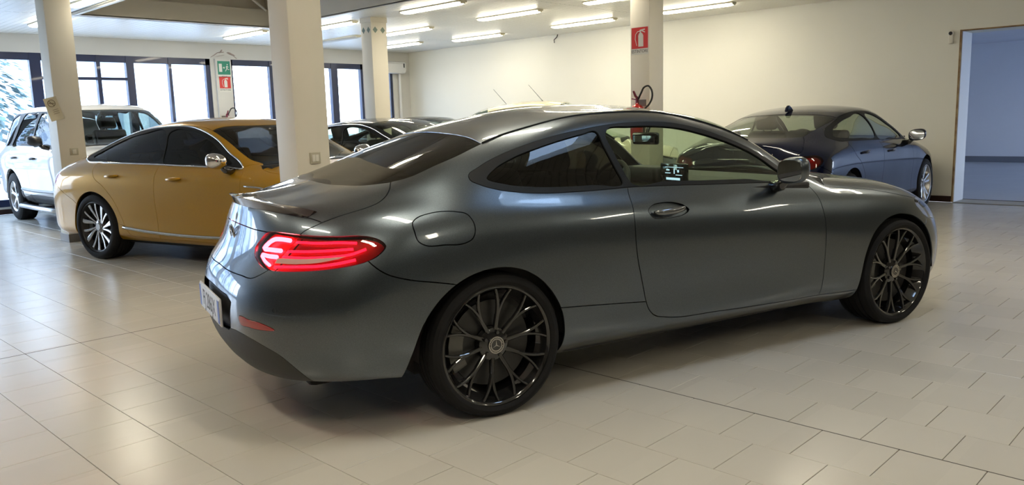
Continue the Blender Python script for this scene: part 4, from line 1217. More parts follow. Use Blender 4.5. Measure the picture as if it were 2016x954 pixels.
    # cabin
    dk = M_SEAT
    bm = bmesh.new(); add_box(bm, (-.35, -.74, .22), (2.15, .74, .34)); bm_obj('cabin_floor', bm, mat('liner_black'), root)
    # dashboard
    prof = [(1.84, .60), (1.82, .86), (1.87, .915), (1.98, .935), (2.18, .945), (2.36, .930), (2.38, .60)]
    da = prism('dashboard', prof, -.70, .70, noise_mat('dash_grey_green', (.085, .085, .075), (.12, .12, .10), 18, (.5, .65), .3), root)
    bm = bmesh.new(); add_box(bm, (1.80, .18, .88), (2.02, .56, .985), .04, 3); bm_obj('instrument_hood', bm, dk, root, True, 60)
    scr = empty('display', (0, 0, 0), 0, root)
    bm = bmesh.new(); add_box(bm, (1.790, -.13, .895), (1.808, .12, 1.02), .005); bm_obj('display_body', bm, M_GLOSSBLK, scr, True, 40)
    sm = mat('screen_light', (.1, .1, .1), emit=(.55, .78, 1.), estr=1.2)
    bm = bmesh.new()
    for (y0, y1, z0, z1) in ((-.10, .07, .995, .998), (.03, .06, .974, .982), (-.02, -.012, .955, .99), (.02, .07, .956, .961), (-.09, -.03, .946, .950), (-.06, -.045, .965, .98), (-.07, .06, .915, .930)):
        add_box(bm, (1.788, y0, z0), (1.7905, y1, z1))
    bm_obj('screen_graphics', bm, sm, scr)
    steering_wheel(root, 1.56, .37, .86, dk)
    for y in (-.37, .37): seat(root, 1.08, y, .48, dk, .58)
    for y in (-.33, .33): seat(root, .16, y, .46, dk, .36, .45, True)
    bm = bmesh.new(); add_box(bm, (1.545, -.13, 1.15), (1.58, .11, 1.225), .02, 3); add_tube(bm, [(1.57, 0, 1.20), (1.62, 0, 1.31)], .012, 8)
    bm_obj('rear_view_mirror', bm, M_GLOSSBLK, root, True, 50)
    # headliner and inner trims
    hl = S.top([(x, y) for x in np.linspace(.12, 1.36, 9) for y in np.linspace(.0, .50, 6)])
    V = [p+Vector((0, 0, -.035)) for p in hl]; V2 = [Vector((p.x, -p.y, p.z)) for p in V]; F = []
    for a in range(8):
        for b in range(5):
            k = a*6+b; F.append((k, k+1, k+7, k+6)); F.append((k+54, k+60, k+61, k+55))
    mesh_from('headliner', V+V2, F, mat('headliner_dark', (.03, .03, .03), .9), root, True)
    for s_ in (-1, 1):
        bm = bmesh.new(); add_box(bm, (.75, s_*.80-.02, .35), (2.1, s_*.80+.02, .93), .015); add_box(bm, (.95, s_*.72-.05, .66), (1.7, s_*.72+.05, .72), .02)
        bm_obj('door_card', bm, dk, root)
        bm = bmesh.new(); add_box(bm, (-.35, s_*.76-.02, .4), (.74, s_*.76+.02, .97), .015); bm_obj('side_card', bm, dk, root)
    bm = bmesh.new(); add_box(bm, (-.52, -.60, .90), (-.12, .60, 1.0), .02); bm_obj('parcel_shelf', bm, mat('headliner_dark'), root)
    return root, S

# ---------------------------------------------------------------- the other parked cars
def gen_surface(sp):
    """sp['st']: stations (x, z_bottom, z_belt, y_rail, z_rail, z_centre, width factor)"""
    st = sp['st']; W = sp['W']; wf = sp.get('wf', [.88, .955, .985, .975, .985, 1., 1., .975, .90])
    zf = [0, .05, .13, .25, .42, .60, .78, .91, .985]
    rows = []
    for k in range(9):
        rows.append([(W*wf[k]*s[6], s[1]+(s[2]-s[1])*zf[k]) for s in st])
    for t, bl in ((.33, .02), (.67, .022), (1., 0)):
        rows.append([((W*.885*s[6])*(1-t)+s[3]*t+bl*min(1, (s[5]-s[2])/.3), (s[2]+.01)*(1-t)+s[4]*t) for s in st])
    for fy, fz in ((.80, .45), (.54, .78), (.27, .95), (0, 1.)):
        rows.append([(s[3]*fy, s[4]+(s[5]-s[4])*fz) for s in st])
    xr, xf = sp['xr'], sp['xf']   # (bumper, tailgate face, deck) ends
    x0 = [xr[0]+.10, xr[0]+.04, xr[0]+.01, xr[0], xr[0], xr[0]+.02, xr[1], xr[1]+.01, xr[2]]+[xr[2]+.01]*7
    x1 = [xf[0]-.06, xf[0]-.02, xf[0], xf[0], xf[0]-.01, xf[0]-.03, xf[1], xf[1]-.03, xf[2]]+[xf[2]-.02]*7
    return Surf([s[0] for s in st], rows, x0, x1, rr=sp.get('rr', (.55, 2.8)), rf=sp.get('rf', (.8, 2.6)))

def arch_pts(S, xc, r, zc, flare=.0, zb=.2):
    pts = []
    n = 14
    for i in range(n+1):
        a = PI*1.12-(PI*1.24)*i/n
        x = xc+math.cos(a)*r; z = zc+math.sin(a)*r
        pts.append((x, z))
    pts = [(pts[0][0]-.01, zb-.04)]+pts+[(pts[-1][0]+.01, zb-.04)]
    return S.side(pts)

def gen_car(sp):
    S = gen_surface(sp); W = sp['W']; wb = sp['wb']
    root = empty(sp['name'], (sp['pos'][0], sp['pos'][1], 0), R(sp['rot']))
    tag(root, sp['label'], 'car')
    sd, tp = S.side, S.top
    zb = sp['zb']; ar, arz = sp['arch']
    xs = [s[0] for s in sp['st']]
    yr = lambda x: float(np.interp(x, xs, [s[3] for s in sp['st']]))
    # roof-side joint: rear screen corner, along the rail, down the windscreen edge
    rc, rt, wt, wc = sp['rc'], sp['rt'], sp['wt'], sp['wc']        # x of rear glass corner/top, windscreen top/corner
    ek = sp.get('edge_k', 1.0)
    exs = list(np.arange(rc, wc-.03, .14))+[wc]
    edge = tp([(x, yr(x)*ek) for x in exs])
    hc = tp([(wc+.03, yr(wc)*ek+.05), (wc+.10, W*.84)])
    he = tp([(x, y) for x, y in sp['hood_edge']])
    hl = [Vector(p) for p in sp['headlamp']]
    edge = edge+hc+he+[hl[0], hl[0]+(hl[1]-hl[0])*.3+Vector((.02, 0, -.03))]
    seam = tp(sp['trunkseam'])+[Vector(sp['seam_end'])] if 'trunkseam3' not in sp else [Vector(p) for p in sp['trunkseam3']]
    lamp = [Vector(p) for p in sp['lamp']]
    wcn = sp['wc']
    L = dict(top_edge=edge, lamp=lamp, headlamp=hl, trunkseam=([edge[0]+Vector((.03, .03, .01))]+[edge[0]] if 'trunkseam3' not in sp else [])+seam,
             bumpseam=[Vector(p) for p in sp['bumpseam']],
             arch_r=arch_pts(S, 0, ar, arz, zb=zb), arch_f=arch_pts(S, wb, ar, arz, zb=zb),
             bottom=sd([(ar-.1, zb+.02), (wb*.35, zb+.02), (wb*.65, zb+.02), (wb-ar+.1, zb+.02)]),
             frontseam=sd(sp['frontseam']), cowlcorner=[sd([sp['cowl_from']])[0]]+[edge[len(exs)-1+0]+Vector((.01, .02, 0))],
             doors=[sd(d) for d in sp['doors']], windows=[(k, sd(v)) for k, v in sp['windows']], glass_of=sp.get('glass_of', {}),
             dlo=sd(sp['dlo']), closed_side=[sd(c) for c in sp.get('closed_side', [])], side_seeds=sp['side_seeds'],
             lip=[Vector(p) for p in sp['lip']], glasslow=tp(sp['glasslow']), glasstop=tp(sp['glasstop']),
             wstop=tp(sp['wstop']), wsbase=tp(sp['wsbase']), hoodback=tp(sp['hoodback']), hoodfront=tp(sp['hoodfront']),
             top_seeds=sp['top_seeds'], trunklow=[Vector(p) for p in sp['trunklow']], bot_r=S.snap([(p[0], p[1], p[2]+.02) for p in sp['bot_r']]), bot_f=S.snap([(p[0], p[1], p[2]+.02) for p in sp['bot_f']]),
             botz_r=zb+.04, lipz=sp['lip'][0][2], botz_f=zb+.04, hoodz=sp['hoodz'], rear_seeds=sp['rear_seeds'], front_seeds=sp['front_seeds'],
             rear_lines=sp.get('rear_lines', []))
    paint = sp['paint']
    opt = dict(stretch=True, xr=sp['xr'][2], xf=sp['xf'][2]-.08, h=sp.get('h', .05), chrome=M_CHROME, cladding=M_PLASTIC, lamp_lens=sp.get('lens', glass_mat('red_lens_dull', (.75, .04, .05))), lamp_back=mat('lamp_back_dull', (.35, .03, .03), .3, .2),
               dark=M_PLASTIC, rear_merge=('rear_bumper', 'boot_lid', 'rear_window'), rc=-.1, fc=wb-.25)
    if 'roof_mat' in sp: opt['roof_mat'] = sp['roof_mat']
    glass = sp['glass']
    P = build_body(root, S, L, paint, glass, M_TRIM, opt)
    # chrome line round the side windows
    if sp.get('chrome_dlo'):
        c = [S.near(p) for p in spline(sd(sp['dlo']), .03, closed=True)]
        for s_ in (1, -1):
            bm = bmesh.new(); pts = [Vector((l+n*.004).to_tuple()) for l, n in c]; pts = [Vector((p.x, p.y*s_, p.z)) for p in pts]
            add_tube(bm, pts+[pts[0]], sp.get('chrome_r', .007), 6, cap=False); bm_obj('window_chrome', bm, M_CHROME, root, smooth=True)
    for s_ in (-1, 1):
        mirror_part(root, sp['mirror'][0], sp['mirror'][1], sp['mirror'][2], s_, paint, sp.get('mir_s', 1.), 0, sp.get('mirror_mat'))
        for (hx, hz) in sp['handles']: handle_part(root, S, hx, hz, s_, sp.get('handle_mat', paint), sp.get('hl', .21), out=.030)
        rt_, rr_, wd_ = sp['tyre']
        make_wheel(root, 0, s_*(W-.135), s_ > 0, rt_, rr_, wd_, sp['wheel'], sp['wmat'])
        make_wheel(root, wb, s_*(W-.135), s_ > 0, rt_, rr_, wd_, sp['wheel'], sp['wmat'], sp.get('steer', 0))
        wheel_well(root, 0, s_, ar+.03, .42, W-.035); wheel_well(root, wb, s_, ar+.03, .42, W-.045)
    underbody(root, sp['xr'][0]+.35, sp['xf'][0]-.4, 0, wb, .58, zb-.02, zb+.12, W-.12, ar+.03)
    dk = M_SEAT; zf = sp.get('floor', .36)
    bm = bmesh.new(); add_box(bm, (-.3, -W+.17, zf-.1), (wc+.1, W-.17, zf)); bm_obj('cabin_floor', bm, mat('liner_black'), root)
    zbelt = float(np.interp(1.2, xs, [s[2] for s in sp['st']]))
    dx = sp.get('dash', wc-.42)
    prism('dashboard', [(dx, zf), (dx-.02, zbelt-.1), (dx+.06, zbelt-.02), (wc+.15, zbelt-.0), (wc+.15, zf)], -W+.2, W-.2, M_PLASTIC, root)
    steering_wheel(root, dx-.25, .36, zbelt-.06, dk)
    for x in (sp['seats'][0],):
        for y in (-.36, .36): seat(root, x, y, zf+.16, dk, sp.get('back', .60))
    bm = bmesh.new(); add_box(bm, (sp['seats'][1]-.3, -W+.26, zf), (sp['seats'][1]+.25, W-.26, zf+.2), .05); add_box(bm, (sp['seats'][1]-.42, -W+.28, zf+.1), (sp['seats'][1]-.28, W-.28, zbelt-.02), .04)
    for y in (-.4, .4): add_box(bm, (sp['seats'][1]-.43, y-.12, zbelt), (sp['seats'][1]-.33, y+.12, zbelt+.15), .04)
    bm_obj('rear_bench', bm, dk, root, True, 60)
    for s_ in (-1, 1):
        bm = bmesh.new(); add_box(bm, (-.2, s_*(W-.14)-.02, zf), (wc-.1, s_*(W-.14)+.02, zbelt-.06)); bm_obj('door_card', bm, dk, root)
    bm = bmesh.new(); add_box(bm, (dx-.10, -.12, sp['zroof']-.19), (dx-.07, .12, sp['zroof']-.12), .02); bm_obj('rear_view_mirror', bm, M_GLOSSBLK, root, True)
    return root, S, P

GL_DARK = dict(side=glass_mat('dark_privacy', (.05, .05, .055), 0, 1.45, .7), rear=glass_mat('dark_privacy', (.06, .06, .065)), front=glass_mat('dim_screen', (.26, .29, .28)))
GL_MID = dict(side=glass_mat('mid_tint', (.50, .56, .50)), rear=glass_mat('mid_tint', (.50, .56, .50)), front=glass_mat('screen_tint', (.74, .82, .72)))
GL_CLR = dict(side=glass_mat('green_tint', (.62, .72, .60)), rear=glass_mat('mid_tint', (.5, .56, .5)), front=glass_mat('screen_tint', (.74, .82, .72)))

def saloon(**k):
    """a four-door fastback; every number can be replaced"""
    zb = k.get('zb', .20); H = k.get('H', 1.42); dz = H-1.42; b = k.get('belt', 0.)
    W = k.get('W', .92); wb = k.get('wb', 2.83); f = wb-2.83
    st = [(-1.10, zb+.03, .93+b, .48, .985+b, 1.00+b, .97), (-.90, zb+.03, .935+b, .50, 1.00+b, 1.02+b, .975), (-.60, zb+.01, .955+b, .54, 1.05+b, 1.075+b, .985), (-.30, zb, .985+b, .57, 1.13+b, 1.165+b, .995),
          (.10, zb, 1.0+b, .585, 1.235+dz, 1.285+dz, 1.0), (.55, zb, .995+b, .60, 1.33+dz, 1.38+dz, 1.0), (1.0, zb, .985+b, .605, 1.365+dz, 1.42+dz, .995), (1.45, zb, .97+b, .61, 1.335+dz, 1.395+dz, .99), (1.75, zb, .96+b, .65, 1.225+dz*.7, 1.305+dz*.7, .985),
          (2.05, zb, .945+b, .70, 1.07+b, 1.16+b, .98), (2.25, zb, .935+b, .71, .985+b, 1.05+b, .98), (2.45, zb, .92+b, .60, .965+b, .99+b, .985), (2.9+f, zb, .85+b, .55, .915+b, .94+b, .975), (3.3+f, zb, .76+b, .48, .84+b, .86+b, .95), (3.75+f, zb, .64+b, .36, .72+b, .74+b, .86)]
    d = dict(name='saloon', W=W, wb=wb, zb=zb, st=st, xr=k.get('xr', (-1.09, -1.02, -.97)), xf=(3.76+f, 3.72+f, 3.60+f), arch=k.get('arch', (.375, .335)), zroof=H,
        rc=-.52, rt=.28, wt=1.42, wc=2.28,
        trunkseam=[(-.62, .60), (-.74, .64), (-.82, .63), (-.87, .58)], seam_end=(-.93, -.54, .86),
        lamp=[(-.86, -.60, .93), (-.74, -.76, .925), (-.62, -.83, .91), (-.58, -.86, .86), (-.64, -.86, .80), (-.80, -.80, .75), (-.93, -.66, .73), (-1.0, -.45, .74), (-1.0, -.38, .80), (-.96, -.42, .88)],
        bumpseam=[(-.70, -.83, .81), (-.64, -.87, .77), (-.52, -.90, .70), (-.36, -.92, .62), (-.25, -.92, .55)],
        hood_edge=[(2.45, .80), (2.7, .79), (2.95+f, .77), (3.10+f, .76)],
        headlamp=[(3.13+f, -.80, .80), (3.30+f, -.76, .79), (3.45+f, -.66, .75), (3.60+f, -.50, .70), (3.60+f, -.52, .62), (3.48+f, -.70, .60), (3.30+f, -.80, .64), (3.16+f, -.85, .70)],
        frontseam=[(3.17+f, .73), (3.19+f, .68), (3.17+f, .60), (3.12+f, .50)], cowl_from=(2.12, .95+b),
        dlo=[(-.30, 1.05+b), (-.15, 1.13+b), (.05, 1.20+dz), (.30, 1.265+dz), (.60, 1.315+dz), (.95, 1.335+dz), (1.25, 1.325+dz), (1.48, 1.275+dz), (1.70, 1.19+dz), (1.90, 1.09+b*.5), (2.10, .985+b), (2.14, .955+b), (1.95, .955+b), (1.5, .965+b), (1.0, .98+b), (.5, .99+b), (.1, 1.0+b), (-.2, 1.015+b)],
        windows=[('door_window#rear', [(-.16, 1.06+b), (.0, 1.135+b), (.25, 1.22+dz), (.55, 1.275+dz), (.88, 1.30+dz), (.93, 1.27+dz), (.98, 1.02+b), (.93, 1.01+b), (.5, 1.018+b), (.1, 1.03+b)]),
                 ('door_window#front', [(1.04, 1.02+b), (1.02, 1.15), (.99, 1.285+dz), (1.04, 1.305+dz), (1.22, 1.298+dz), (1.43, 1.25+dz), (1.65, 1.165+dz), (1.82, 1.08+b*.5), (1.98, .985+b), (1.92, .975+b), (1.5, .99+b)])],
        doors=[[(1.02, 1.0+b), (1.02, .95+b), (1.01, .8), (1.0, .6), (1.0, .4), (1.0, .26)],
               [(.02, 1.02+b), (.01, .97+b), (.06, .86), (.22, .76), (.36, .62), (.44, .46), (.50, .34), (.56, .28), (.75, .265), (1.4, .26), (2.1, .26), (wb-.36, .265), (wb-.30, .265)],
               [(2.10, .99+b), (2.16, .93+b), (2.19, .8), (2.20, .5), (2.19, .24)],
               [(.32, .40), (.40, .385), (.50, .37)]],
        side_seeds={'quarter_panel': [(-.15, .93)], 'rear_door': [(.8, .6)], 'front_door': [(1.5, .6)], 'front_fender': [(2.35, .75)], 'rocker_panel': [(1.2, .225)], 'window_trim': [(1.01, 1.0+b)], 'door_window#rear': [(.5, 1.15)], 'door_window#front': [(1.4, 1.1)]},
        lip=[(-.965, 0, .99+b), (-.955, -.2, .985+b), (-.93, -.40, .975+b), (-.87, -.57, .955+b), (-.84, -.66, .93+b)],
        glasslow=[(-.66, 0), (-.65, .25), (-.60, .45), (-.53, .54), (-.49, .58)], glasstop=[(.25, 0), (.26, .25), (.28, .45), (.30, .62)],
        wstop=[(1.52, 0), (1.50, .25), (1.44, .45), (1.36, .64)], wsbase=[(2.42, 0), (2.41, .25), (2.37, .5), (2.30, .68), (2.24, .80)],
        hoodback=[(2.48, 0), (2.47, .25), (2.43, .5), (2.38, .70), (2.34, .84)], hoodfront=[(3.50+f, 0), (3.48+f, .3), (3.43+f, .5), (3.38+f, .66), (3.33+f, .76)],
        top_seeds={'roof': [(.8, .2)], 'rear_window': [(-.2, .2)], 'windscreen': [(1.9, .2)], 'cowl': [(2.445, .2)], 'bonnet': [(2.9, .3)], 'boot_deck': [(-.8, .3)]},
        trunklow=[(-1.04, 0, .72), (-1.03, -.2, .72), (-1.0, -.42, .725), (-.97, -.52, .74), (-.95, -.6, .76)],
        bot_r=[(-1.0, 0, zb+.04), (-.98, -.3, zb+.04), (-.9, -.6, zb+.04), (-.7, -.8, zb+.04), (-.40, -.87, zb+.04), (-.3, -.87, zb+.04)],
        bot_f=[(3.10+f, -.87, zb+.04), (3.3+f, -.83, zb+.04), (3.5+f, -.68, zb+.04), (3.65+f, -.4, zb+.04), (3.70+f, 0, zb+.04)],
        rear_seeds={'rear_bumper': [(-.8, -.82, .5)], 'tail_lamp': [(-.80, -.77, .84)], 'boot_lid': [(-1.0, -.2, .86)]},
        front_seeds={'headlamp': [(3.4+f, -.72, .69)], 'front_bumper': [(3.5+f, -.65, .45)]}, hoodz=.86,
        mirror=(1.90, W+.075, 1.02+b), handles=[(.36, .87+b), (1.30, .85+b)], tyre=(.338, .250, .235), wheel='turbine', seats=(1.05, .1), label='')
    d.update(k.get('over', {}))
    return d
SILV = mat('machined_silver', (.62, .62, .62), .22, 1.)
def wmats(spoke, rim=None): return dict(rim=rim or mat('rim_dark', (.02, .02, .02), .3, .4), spoke=spoke, hub=mat('hub_grey', (.30, .30, .31), .3, .8), cap=mat('cap_silver', (.5, .5, .5), .25, .8))

def build_yellow():
    sp = saloon(W=.935, wb=2.837, H=1.435, belt=.005, zb=.20)
    sp.update(name='fastback_saloon', pos=(1.14, 5.79), rot=-76, label='golden yellow four-door fastback saloon behind the thick white pillar', chrome_dlo=True, chrome_r=.009,
              paint=paint_mat('turmeric_yellow', (.40, .205, .002), .45, .34, .7, .2, .3), glass=GL_DARK, wheel='turbine', wmat=wmats(SILV), tyre=(.343, .262, .245), mirror_mat=M_CHROME,
              handle_mat=paint_mat('turmeric_yellow', (.40, .205, .002)), mirror=(2.02, 1.0, 1.03), mir_s=1.05, wstop=[(1.68, 0), (1.66, .25), (1.60, .45), (1.52, .68)])
    root, S, P = gen_car(sp)
    # bright strip along the sill and vent blade on the wing
    for s_ in (-1, 1):
        for nm, pts, r in (('sill_strip', [(.46, .355), (.9, .325), (1.5, .31), (2.2, .32)], .016), ('wing_strip', [(2.25, .80), (2.45, .79), (2.62, .765)], .009)):
            q = [S.near(p) for p in spline(S.side(pts), .05)]; v = [Vector(((l+n*.003).x, (l+n*.003).y*-s_, (l+n*.003).z)) for l, n in q]
            bm = bmesh.new(); add_tube(bm, v, r, 8); bm_obj(nm, bm, mat('brushed_trim', (.55, .52, .45), .25, 1.), root, smooth=True)
    return root

def build_suv():
    zb = .30; H = 1.735
    sp = saloon(W=.945, wb=2.66, H=H, zb=zb)
    b = .17
    st = [(-.95, zb+.05, 1.10, .58, 1.50, 1.52, .98), (-.80, zb+.05, 1.11, .60, 1.60, 1.64, .985), (-.60, zb+.03, 1.12, .62, 1.66, 1.70, .99), (-.2, zb, 1.13, .635, 1.69, 1.725, 1.0), (.4, zb, 1.13, .64, 1.70, 1.74, 1.0),
          (1.0, zb, 1.125, .64, 1.70, 1.74, 1.0), (1.35, zb, 1.12, .64, 1.675, 1.72, .995), (1.60, zb, 1.115, .65, 1.60, 1.66, .99), (1.85, zb, 1.105, .69, 1.42, 1.48, .99), (2.10, zb, 1.095, .73, 1.22, 1.27, .985), (2.25, zb, 1.085, .735, 1.13, 1.165, .985), (2.40, zb, 1.07, .66, 1.11, 1.125, .985), (2.8, zb, 1.02, .62, 1.08, 1.095, .98), (3.2, zb, .97, .56, 1.03, 1.045, .965), (3.65, zb, .88, .46, .94, .95, .93)]
    sp.update(st=st, xr=(-.93, -.90, -.82), xf=(3.60, 3.57, 3.48), rr=(.38, 3.2), rf=(.6, 2.8), arch=(.42, .37), zroof=H, zb=zb,
        rc=-.70, rt=-.52, wt=1.35, wc=2.22, name='off_roader', pos=(1.80, 10.86), rot=-90, label='white off-road estate with a silver side step parked against the windows', h=.06,
        trunkseam3=[(-.62, -.60, 1.63), (-.70, -.64, 1.575), (-.77, -.69, 1.47), (-.80, -.75, 1.32), (-.80, -.80, 1.16), (-.79, -.83, 1.05)],
        lamp=[(-.80, -.80, 1.12), (-.72, -.86, 1.12), (-.66, -.89, 1.10), (-.65, -.90, .98), (-.68, -.90, .86), (-.78, -.86, .84), (-.86, -.78, .86), (-.88, -.70, .98), (-.86, -.70, 1.10)],
        bumpseam=[(-.70, -.89, .90), (-.66, -.91, .84), (-.60, -.92, .76), (-.45, -.93, .66), (-.30, -.93, .58), (-.2, -.93, .5)],
        hood_edge=[(2.45, .83), (2.7, .82), (2.9, .81), (2.98, .80)],
        headlamp=[(3.02, -.84, 1.0), (3.2, -.83, .98), (3.38, -.75, .95), (3.50, -.62, .92), (3.52, -.62, .80), (3.38, -.80, .78), (3.2, -.87, .80), (3.05, -.90, .88)],
        frontseam=[(3.06, .92), (3.07, .85), (3.03, .75), (2.98, .60)], cowl_from=(2.05, 1.115),
        dlo=[(-.68, 1.16), (-.64, 1.35), (-.58, 1.55), (-.50, 1.60), (-.1, 1.625), (.5, 1.635), (1.0, 1.63), (1.30, 1.60), (1.48, 1.54), (1.65, 1.43), (1.85, 1.28), (2.02, 1.15), (1.98, 1.125), (1.4, 1.13), (.6, 1.14), (0, 1.145), (-.5, 1.15)],
        windows=[('small_window', [(-.60, 1.20), (-.56, 1.38), (-.50, 1.54), (-.40, 1.57), (-.12, 1.585), (-.10, 1.50), (-.16, 1.3), (-.22, 1.18)]),
                 ('door_window#rear', [(-.10, 1.18), (-.02, 1.3), (.06, 1.50), (.12, 1.585), (.5, 1.60), (.78, 1.60), (.80, 1.5), (.80, 1.18), (.5, 1.175)]),
                 ('door_window#front', [(.90, 1.18), (.90, 1.5), (.94, 1.595), (1.10, 1.595), (1.28, 1.57), (1.45, 1.50), (1.62, 1.38), (1.80, 1.24), (1.88, 1.165), (1.5, 1.165)])],
        doors=[[(.85, 1.15), (.85, 1.10), (.85, .8), (.85, .5), (.85, .36)], [(-.10, 1.16), (-.08, 1.12), (0, 1.0), (.2, .86), (.38, .68), (.46, .52), (.48, .44), (.9, .43), (1.5, .43), (2.0, .43), (2.27, .43)], [(1.98, 1.16), (2.03, 1.10), (2.07, .9), (2.08, .6), (2.07, .34)], [(.34, .48), (.42, .47), (.50, .46)]],
        side_seeds={'quarter_panel': [(-.45, 1.0)], 'rear_door': [(.6, .8)], 'front_door': [(1.4, .8)], 'front_fender': [(2.2, .98)], 'side_cladding': [(1.2, .36)], 'window_trim': [(.85, 1.4), (-.03, 1.52)], 'small_window': [(-.35, 1.4)], 'door_window#rear': [(.4, 1.4)], 'door_window#front': [(1.2, 1.4)]},
        lip=[(-.80, 0, 1.57), (-.80, -.3, 1.57), (-.78, -.5, 1.56), (-.72, -.65, 1.54), (-.63, -.74, 1.49)],
        glasslow=[(-.78, 0), (-.77, .3), (-.74, .52), (-.66, .64)], glasstop=[(-.70, 0), (-.69, .3), (-.66, .5), (-.56, .72)],
        wstop=[(1.64, 0), (1.63, .25), (1.60, .45), (1.54, .72)], wsbase=[(2.30, 0), (2.30, .25), (2.28, .5), (2.22, .72), (2.18, .84)], hoodback=[(2.37, 0), (2.37, .25), (2.35, .5), (2.32, .72), (2.28, .90)], hoodfront=[(3.40, 0), (3.39, .3), (3.36, .5), (3.30, .68), (3.26, .84)],
        top_seeds={'roof': [(.8, .2)], 'windscreen': [(1.85, .2)], 'cowl': [(2.33, .2)], 'bonnet': [(2.8, .3)], 'boot_deck': [(-.74, .2)]},
        trunklow=[(-.93, 0, .62), (-.92, -.4, .62), (-.88, -.68, .64), (-.83, -.80, .70), (-.78, -.86, .80), (-.76, -.87, .88)],
        bot_r=[(-.90, 0, zb+.12), (-.88, -.4, zb+.12), (-.82, -.7, zb+.12), (-.65, -.85, zb+.10), (-.40, -.9, zb+.05), (-.3, -.9, zb+.05)],
        bot_f=[(3.0, -.88, zb+.05), (3.2, -.86, zb+.05), (3.4, -.75, zb+.05), (3.55, -.4, zb+.05), (3.57, 0, zb+.05)],
        rear_seeds={'rear_bumper': [(-.8, -.75, .45)], 'tail_lamp': [(-.76, -.85, 1.0)], 'boot_lid': [(-.9, -.3, .9)]},
        front_seeds={'headlamp': [(3.3, -.82, .88)], 'front_bumper': [(3.45, -.7, .6)]}, hoodz=1.04,
        paint=paint_mat('white_paint', (.70, .69, .66), 0, .4, 1.0, 0), glass=dict(side=glass_mat('mid_tint', (.5, .56, .5)), rear=GL_DARK['rear'], front=glass_mat('dim_screen2', (.42, .47, .43))),
        wheel='five', wmat=wmats(mat('alloy_silver', (.55, .55, .56), .3, .9), mat('alloy_silver')), tyre=(.365, .232, .235), mirror=(1.76, 1.05, 1.215), mir_s=1.25, mirror_mat=mat('mirror_black', (.02, .02, .022), .35),
        handles=[(.28, .965), (1.17, .96)], handle_mat=M_PLASTIC, seats=(1.0, .1), floor=.55, back=.66, dash=1.72)
    root, S, P = gen_car(sp)
    for s_ in (-1, 1):
        bm = bmesh.new(); add_tube(bm, [(.50, s_*.90, .27), (.56, s_*1.0, .26), (1.3, s_*1.01, .26), (2.05, s_*1.0, .26), (2.12, s_*.90, .27)], .03, 10)
        bm_obj('side_step', bm, mat('step_silver', (.6, .62, .66), .3, .8), root, smooth=True)
        box('step_board', (.55, s_*.86-.07, .255), (2.08, s_*.93+.05*s_, .285), M_PLASTIC, root)
        c = [S.near(p) for p in spline(S.side([(.46, .50), (.9, .49), (1.5, .49), (2.2, .50)]), .1)]
        bm = bmesh.new(); add_tube(bm, [Vector(((l+n*.004).x, (l+n*.004).y*-s_, l.z)) for l, n in c], .022, 8); bm_obj('door_moulding', bm, mat('moulding_grey', (.30, .32, .36), .4), root, smooth=True)
    return root

def build_navy():
    sp = saloon(W=.905, wb=2.81, H=1.395, belt=-.005, zb=.19)
    sp.update(name='four_door_coupe', pos=(6.04, .92), rot=2, label='dark navy four-door coupe facing the wall, its red tail lamp behind the grey bonnet', chrome_dlo=False,
              paint=paint_mat('navy_metallic', (.002, .004, .020), 0, .12, .7, .3, .1), glass=GL_MID, wheel='double5', wmat=wmats(SILV, mat('alloy_silver', (.55, .55, .56), .3, .9)), tyre=(.33, .247, .225), mirror=(1.95, .985, 1.0), h=.045, lens=glass_mat('red_lens_deep', (.5, .03, .02)),
              lamp=[(-.93, -.62, .875), (-.84, -.72, .88), (-.74, -.79, .87), (-.70, -.81, .82), (-.76, -.79, .76), (-.86, -.75, .735), (-.95, -.66, .735), (-.99, -.55, .75), (-1.0, -.50, .80), (-.97, -.54, .86)],
              trunkseam=[(-.62, .60), (-.74, .64), (-.82, .66), (-.87, .64)], seam_end=(-.90, -.69, .82),
              bumpseam=[(-.80, -.78, .79), (-.72, -.84, .75), (-.60, -.88, .70), (-.45, -.89, .64), (-.36, -.90, .60), (-.25, -.90, .52)],
              trunklow=[(-1.04, 0, .70), (-1.03, -.2, .70), (-1.0, -.48, .71), (-.97, -.58, .74), (-.95, -.64, .77)],
              rear_seeds={'rear_bumper': [(-.8, -.82, .5)], 'tail_lamp': [(-.88, -.70, .80)], 'boot_lid': [(-1.0, -.2, .86)]})
    root, S, P = gen_car(sp)
    bm = bmesh.new()
    l, n = S.near((.42, 0, 1.36)); add_prism(bm, [(.30, l.z-.012), (.33, l.z+.045), (.37, l.z+.068), (.42, l.z+.05), (.50, l.z-.0)], -.018, .018); bmesh.ops.bevel(bm, geom=bm.edges[:], offset=.008, segments=2, affect='EDGES')
    bm_obj('roof_aerial', bm, paint_mat('navy_metallic', (0, 0, 0)), root, True, 60)
    l, n = S.near((-1.0, -.36, .875))
    text_obj('badge', '420d', .075, Matrix.Translation((l.x-.014, -.36, .875)) @ Matrix.Rotation(R(-90), 4, 'Z') @ Matrix.Rotation(R(90), 4, 'X'), M_CHROME, root, ext=.003)
    return root

def build_black():
    sp = saloon(W=.915, wb=2.80, H=1.40, belt=.0, zb=.19)
    sp.update(name='dark_saloon', pos=(3.95, 6.75), rot=-80, label='black saloon with light reflections on its windscreen, just right of the thick white pillar', chrome_dlo=True,
              paint=paint_mat('black_paint', (.008, .009, .012), 0, .3, .8, .0, .1), glass=GL_MID, wheel='double5', wmat=wmats(mat('alloy_silver', (.55, .55, .56), .3, .9)), mirror=(2.0, 1.0, 1.02), h=.06, tyre=(.33, .247, .225))
    return gen_car(sp)[0]

